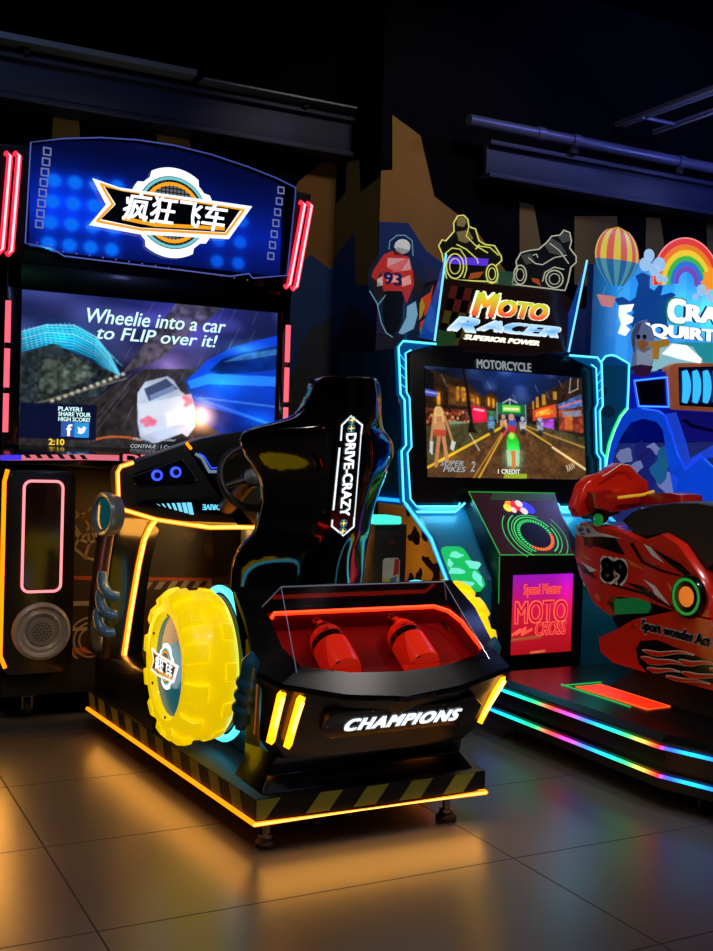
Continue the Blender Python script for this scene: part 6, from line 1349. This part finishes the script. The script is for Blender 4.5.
# playfield behind the clear guard
b = MB().frame((0, YW + .06, 0), XR, ZU)
pf = Cs([(110, 600), (820, 590), (820, 1500), (110, 1500)], YW + .06)
b.flat(pf, 0, .004, 0)
for cx, cy, rx, ry, m_ in ((200, 670, 45, 45, 1), (290, 640, 40, 50, 2), (330, 690, 45, 60, 2), (300, 740, 60, 50, 1), (430, 680, 45, 60, 3), (400, 760, 50, 70, 3), (330, 800, 60, 60, 2), (450, 830, 60, 60, 1), (360, 640, 40, 40, 1)):
    b.flat([Cp(cx + rx * math.cos(a) * (1 + .18 * math.sin(3 * a + cx)), cy + ry * math.sin(a) * (1 + .15 * math.cos(4 * a + cy)), YW + .06) for a in [2 * PI * k / 24 for k in range(24)]], .005 + .0006 * m_, 0, m_)
b.build('playfield', [mat('play_navy', (52, 62, 120), .4, emit=(40, 52, 120), es=.5), mat('play_grey', (140, 146, 170), .4, emit=(120, 128, 165), es=.7), mat('play_slate', (44, 46, 110), .4, emit=(34, 36, 110), es=.5), mat('play_teal', (50, 120, 140), .4, emit=(30, 100, 130), es=.6)], wc_, closed=False, smooth=0)
GUARD = tinted_glow('guard_blue', (120, 160, 240), (14, 80, 200), .40)
gd = MB().prism(Cs([(215, 400), (300, 396), (400, 412), (440, 440), (475, 540), (510, 660), (555, 745), (640, 662), (713, 735), (820, 640), (820, 1100), (530, 1100), (490, 900), (455, 700), (440, 600), (425, 520), (390, 475), (310, 455), (235, 480), (180, 560), (140, 660), (120, 765), (85, 765), (100, 640), (150, 490)], YW - .10), YW - .10, YW - .094, 'y').build('clear_guard', GUARD, wc_, smooth=0)
T = lambda pts, dy: [(x, YW - dy, z) for x, z in Cs(pts, YW - dy)]
MB().tube(T([(300, 396), (400, 412), (440, 440), (475, 540), (510, 660), (555, 745), (640, 662), (713, 735), (820, 640)], .102), .005, 6).build('guard_edge', led('guard_edge', (40, 110, 255), 1.0), gd)
MB().prism(Cs([(430, 430), (500, 420), (560, 600), (580, 690), (720, 610), (720, 680), (640, 690), (556, 760), (480, 560)], YW - .16), YW - .16, YW - .15, 'y').build('guard_rib', tinted_glow('rib_blue', (150, 175, 240), (40, 90, 225), .30), gd, smooth=0)
fn = MB().prism(Cs([(62, 122), (90, 92), (122, 86), (150, 92), (226, 136), (216, 395), (150, 490), (100, 640), (85, 765), (70, 765)], YW - .12), YW - .12, YW - .112, 'y').build('side_shield', tinted_glow('shield_teal', (80, 120, 170), (10, 80, 110), .32), wc_, smooth=0)
neon(T([(62, 130), (90, 94), (122, 87), (150, 93), (226, 137), (222, 280), (216, 395)], .122), .0062, 0).build('shield_light', [CYAN, led('cyan_hot', (120, 235, 255), 1.6)], fn)
neon(T([(216, 395), (175, 445), (140, 520), (112, 600), (96, 680), (85, 765)], .122), .009, 0).build('shield_light', [GREEN, led('mint_hot', (150, 255, 220), 1.4)], fn)
for cx, cy, rx, ry in ((105, 415, 42, 38), (85, 300, 14, 26), (70, 500, 12, 24)):
    MB().prism([Cp(cx + rx * math.cos(2 * PI * k / 20), cy + ry * math.sin(2 * PI * k / 20), YW - .124) for k in range(20)], YW - .124, YW - .121, 'y').build('shield_print', led('print_deep', (8, 44, 70), .5), fn, smooth=0)
# ================================================================== LIGHT AND CAMERA
w = bpy.data.worlds.new('dark_room'); SC.world = w; w.use_nodes = True
w.node_tree.nodes['Background'].inputs['Color'].default_value = (0.30, 0.42, 1.0, 1); w.node_tree.nodes['Background'].inputs['Strength'].default_value = 0.006
def lamp(name, kind, loc, power, color, size=0.3, rot=None, spot=None, target=None):
    l = bpy.data.lights.new(name, kind); l.energy = power; l.color = color
    if kind == 'AREA': l.size = size
    else: l.shadow_soft_size = size
    if spot: l.spot_size = math.radians(spot); l.spot_blend = 0.6
    o = bpy.data.objects.new(name, l); COL.objects.link(o); o.location = loc
    if target is not None: o.rotation_euler = (Vector(target) - Vector(loc)).to_track_quat('-Z', 'Y').to_euler()
    return o
lamp('unseen_spot', 'SPOT', (0.4, 0.9, 3.7), 70, (0.98, 0.90, 0.90), 0.12, spot=75, target=(0.7, 2.3, 0))
lamp('unseen_spot', 'SPOT', (2.0, 0.8, 3.7), 45, (0.90, 0.92, 1.0), 0.12, spot=75, target=(1.9, 2.5, 0.2))
lamp('unseen_spot', 'SPOT', (3.0, 1.6, 3.7), 130, (1.0, 0.9, 0.85), 0.12, spot=60, target=(3.0, 3.2, 0.6))  # unseen spot added to brighten the motorcycle
lamp('unseen_spot', 'SPOT', (-0.6, 2.6, 3.7), 40, (1.0, 0.86, 0.7), 0.12, spot=70, target=(0.2, 3.6, 0))
lamp('unseen_spot', 'SPOT', (1.3, 1.4, 3.6), 70, (1.0, 0.92, 0.88), 0.12, spot=34, target=(2.95, 3.0, 0.7))  # unseen spot added to brighten the motorcycle's left side
lamp('blue_rail_fill', 'POINT', (4.95, 4.35, 2.85), 14, (0.25, 0.32, 1.0), 0.12)  # unseen point added to brighten the ceiling rails, pipe and beam
lamp('blue_spot', 'SPOT', (4.6, 3.6, 3.7), 60, (0.22, 0.26, 1.0), 0.15, spot=110, target=(4.6, 5.3, 2.7))
lamp('blue_spot', 'SPOT', (0.8, 3.9, 3.7), 16, (0.35, 0.5, 1.0), 0.15, spot=110, target=(1.2, 5.8, 2.8))
lamp('wall_fill', 'POINT', (1.45, 5.0, 2.58), 2.6, (1.0, 0.85, 0.55), 0.06)  # unseen point added behind the marquee to brighten the olive mural
lamp('wall_spot', 'SPOT', (2.9, 3.2, 3.8), 80, (1.0, 0.85, 0.65), 0.15, spot=60, target=(3.1, 5.4, 2.4))
lamp('glint_point', 'POINT', (-1.2, 0.2, 2.6), 6, (1.0, 0.25, 0.12), 0.10)  # unseen coloured points from here, added for glints on the glossy seat
lamp('glint_point', 'POINT', (0.6, -0.8, 2.2), 5, (0.2, 1.0, 0.6), 0.08)
lamp('glint_point', 'POINT', (2.0, -0.2, 2.4), 6, (0.3, 0.4, 1.0), 0.10)
def led_lamp(name, p, q, power, color, down=(0, 0, -1), width=0.10):
    """the light thrown by an LED strip: a thin area lamp lying along it"""
    p = Vector(p); q = Vector(q); l = bpy.data.lights.new(name, 'AREA'); l.shape = 'RECTANGLE'; l.size = (q - p).length; l.size_y = width; l.energy = power; l.color = color
    o = bpy.data.objects.new(name, l); COL.objects.link(o)
    x = (q - p).normalized(); z = -Vector(down).normalized(); z = (z - x * z.dot(x)).normalized(); y = z.cross(x)
    c_ = (p + q) / 2; o.matrix_world = Matrix(((x.x, y.x, z.x, c_.x), (x.y, y.y, z.y, c_.y), (x.z, y.z, z.z, c_.z), (0, 0, 0, 1)))
OC = (1.0, 0.42, 0.06)
led_lamp('trim_led', (1.09, 4.3, 0.085), (1.19, 2.9, 0.085), 1.1, OC, (-0.9, -0.3, -0.6)); led_lamp('trim_led', (1.22, 2.85, 0.085), (1.98, 2.85, 0.085), 0.75, OC, (0, -0.9, -0.6))
led_lamp('dash_led', (1.15, 4.05, 0.86), (1.7, 4.05, 0.84), 3, OC, (0, 0.6, -0.8)); led_lamp('pod_led', (0.77, 4.53, 1.0), (0.77, 4.53, 0.3), 2.6, OC, (-0.4, -1, 0))
led_lamp('dash_led', (1.85, 4.02, 0.84), (2.13, 4.02, 0.84), 4, (1.0, 0.55, 0.15), (1, 0.3, -0.3))
led_lamp('frame_led', (2.62, 4.33, 0.95), (2.84, 4.33, 0.95), 0.8, (0.15, 0.75, 1.0), (0, -0.3, -1))
led_lamp('frame_led', (3.36, 4.33, 0.95), (3.58, 4.33, 0.95), 0.8, (0.15, 0.75, 1.0), (0, -0.3, -1))
cam = bpy.data.cameras.new('camera'); co = bpy.data.objects.new('camera', cam); COL.objects.link(co)
M = Matrix(((RT.x, UP.x, -FW.x, 0), (RT.y, UP.y, -FW.y, 0), (RT.z, UP.z, -FW.z, EYE), (0, 0, 0, 1)))
co.matrix_world = M
cam.sensor_fit = 'VERTICAL'; cam.sensor_height = 24; cam.lens = F_PX * 24 / 951; cam.clip_start = 0.02
SC.camera = co
SC.view_settings.view_transform = 'Standard'; SC.view_settings.look = 'None'; SC.view_settings.exposure = 0; SC.view_settings.gamma = 1
SC.view_settings.use_curve_mapping = False
SC.cycles.use_denoising = True
SC.cycles.max_bounces = 8; SC.cycles.transparent_max_bounces = 12; SC.cycles.sample_clamp_indirect = 6
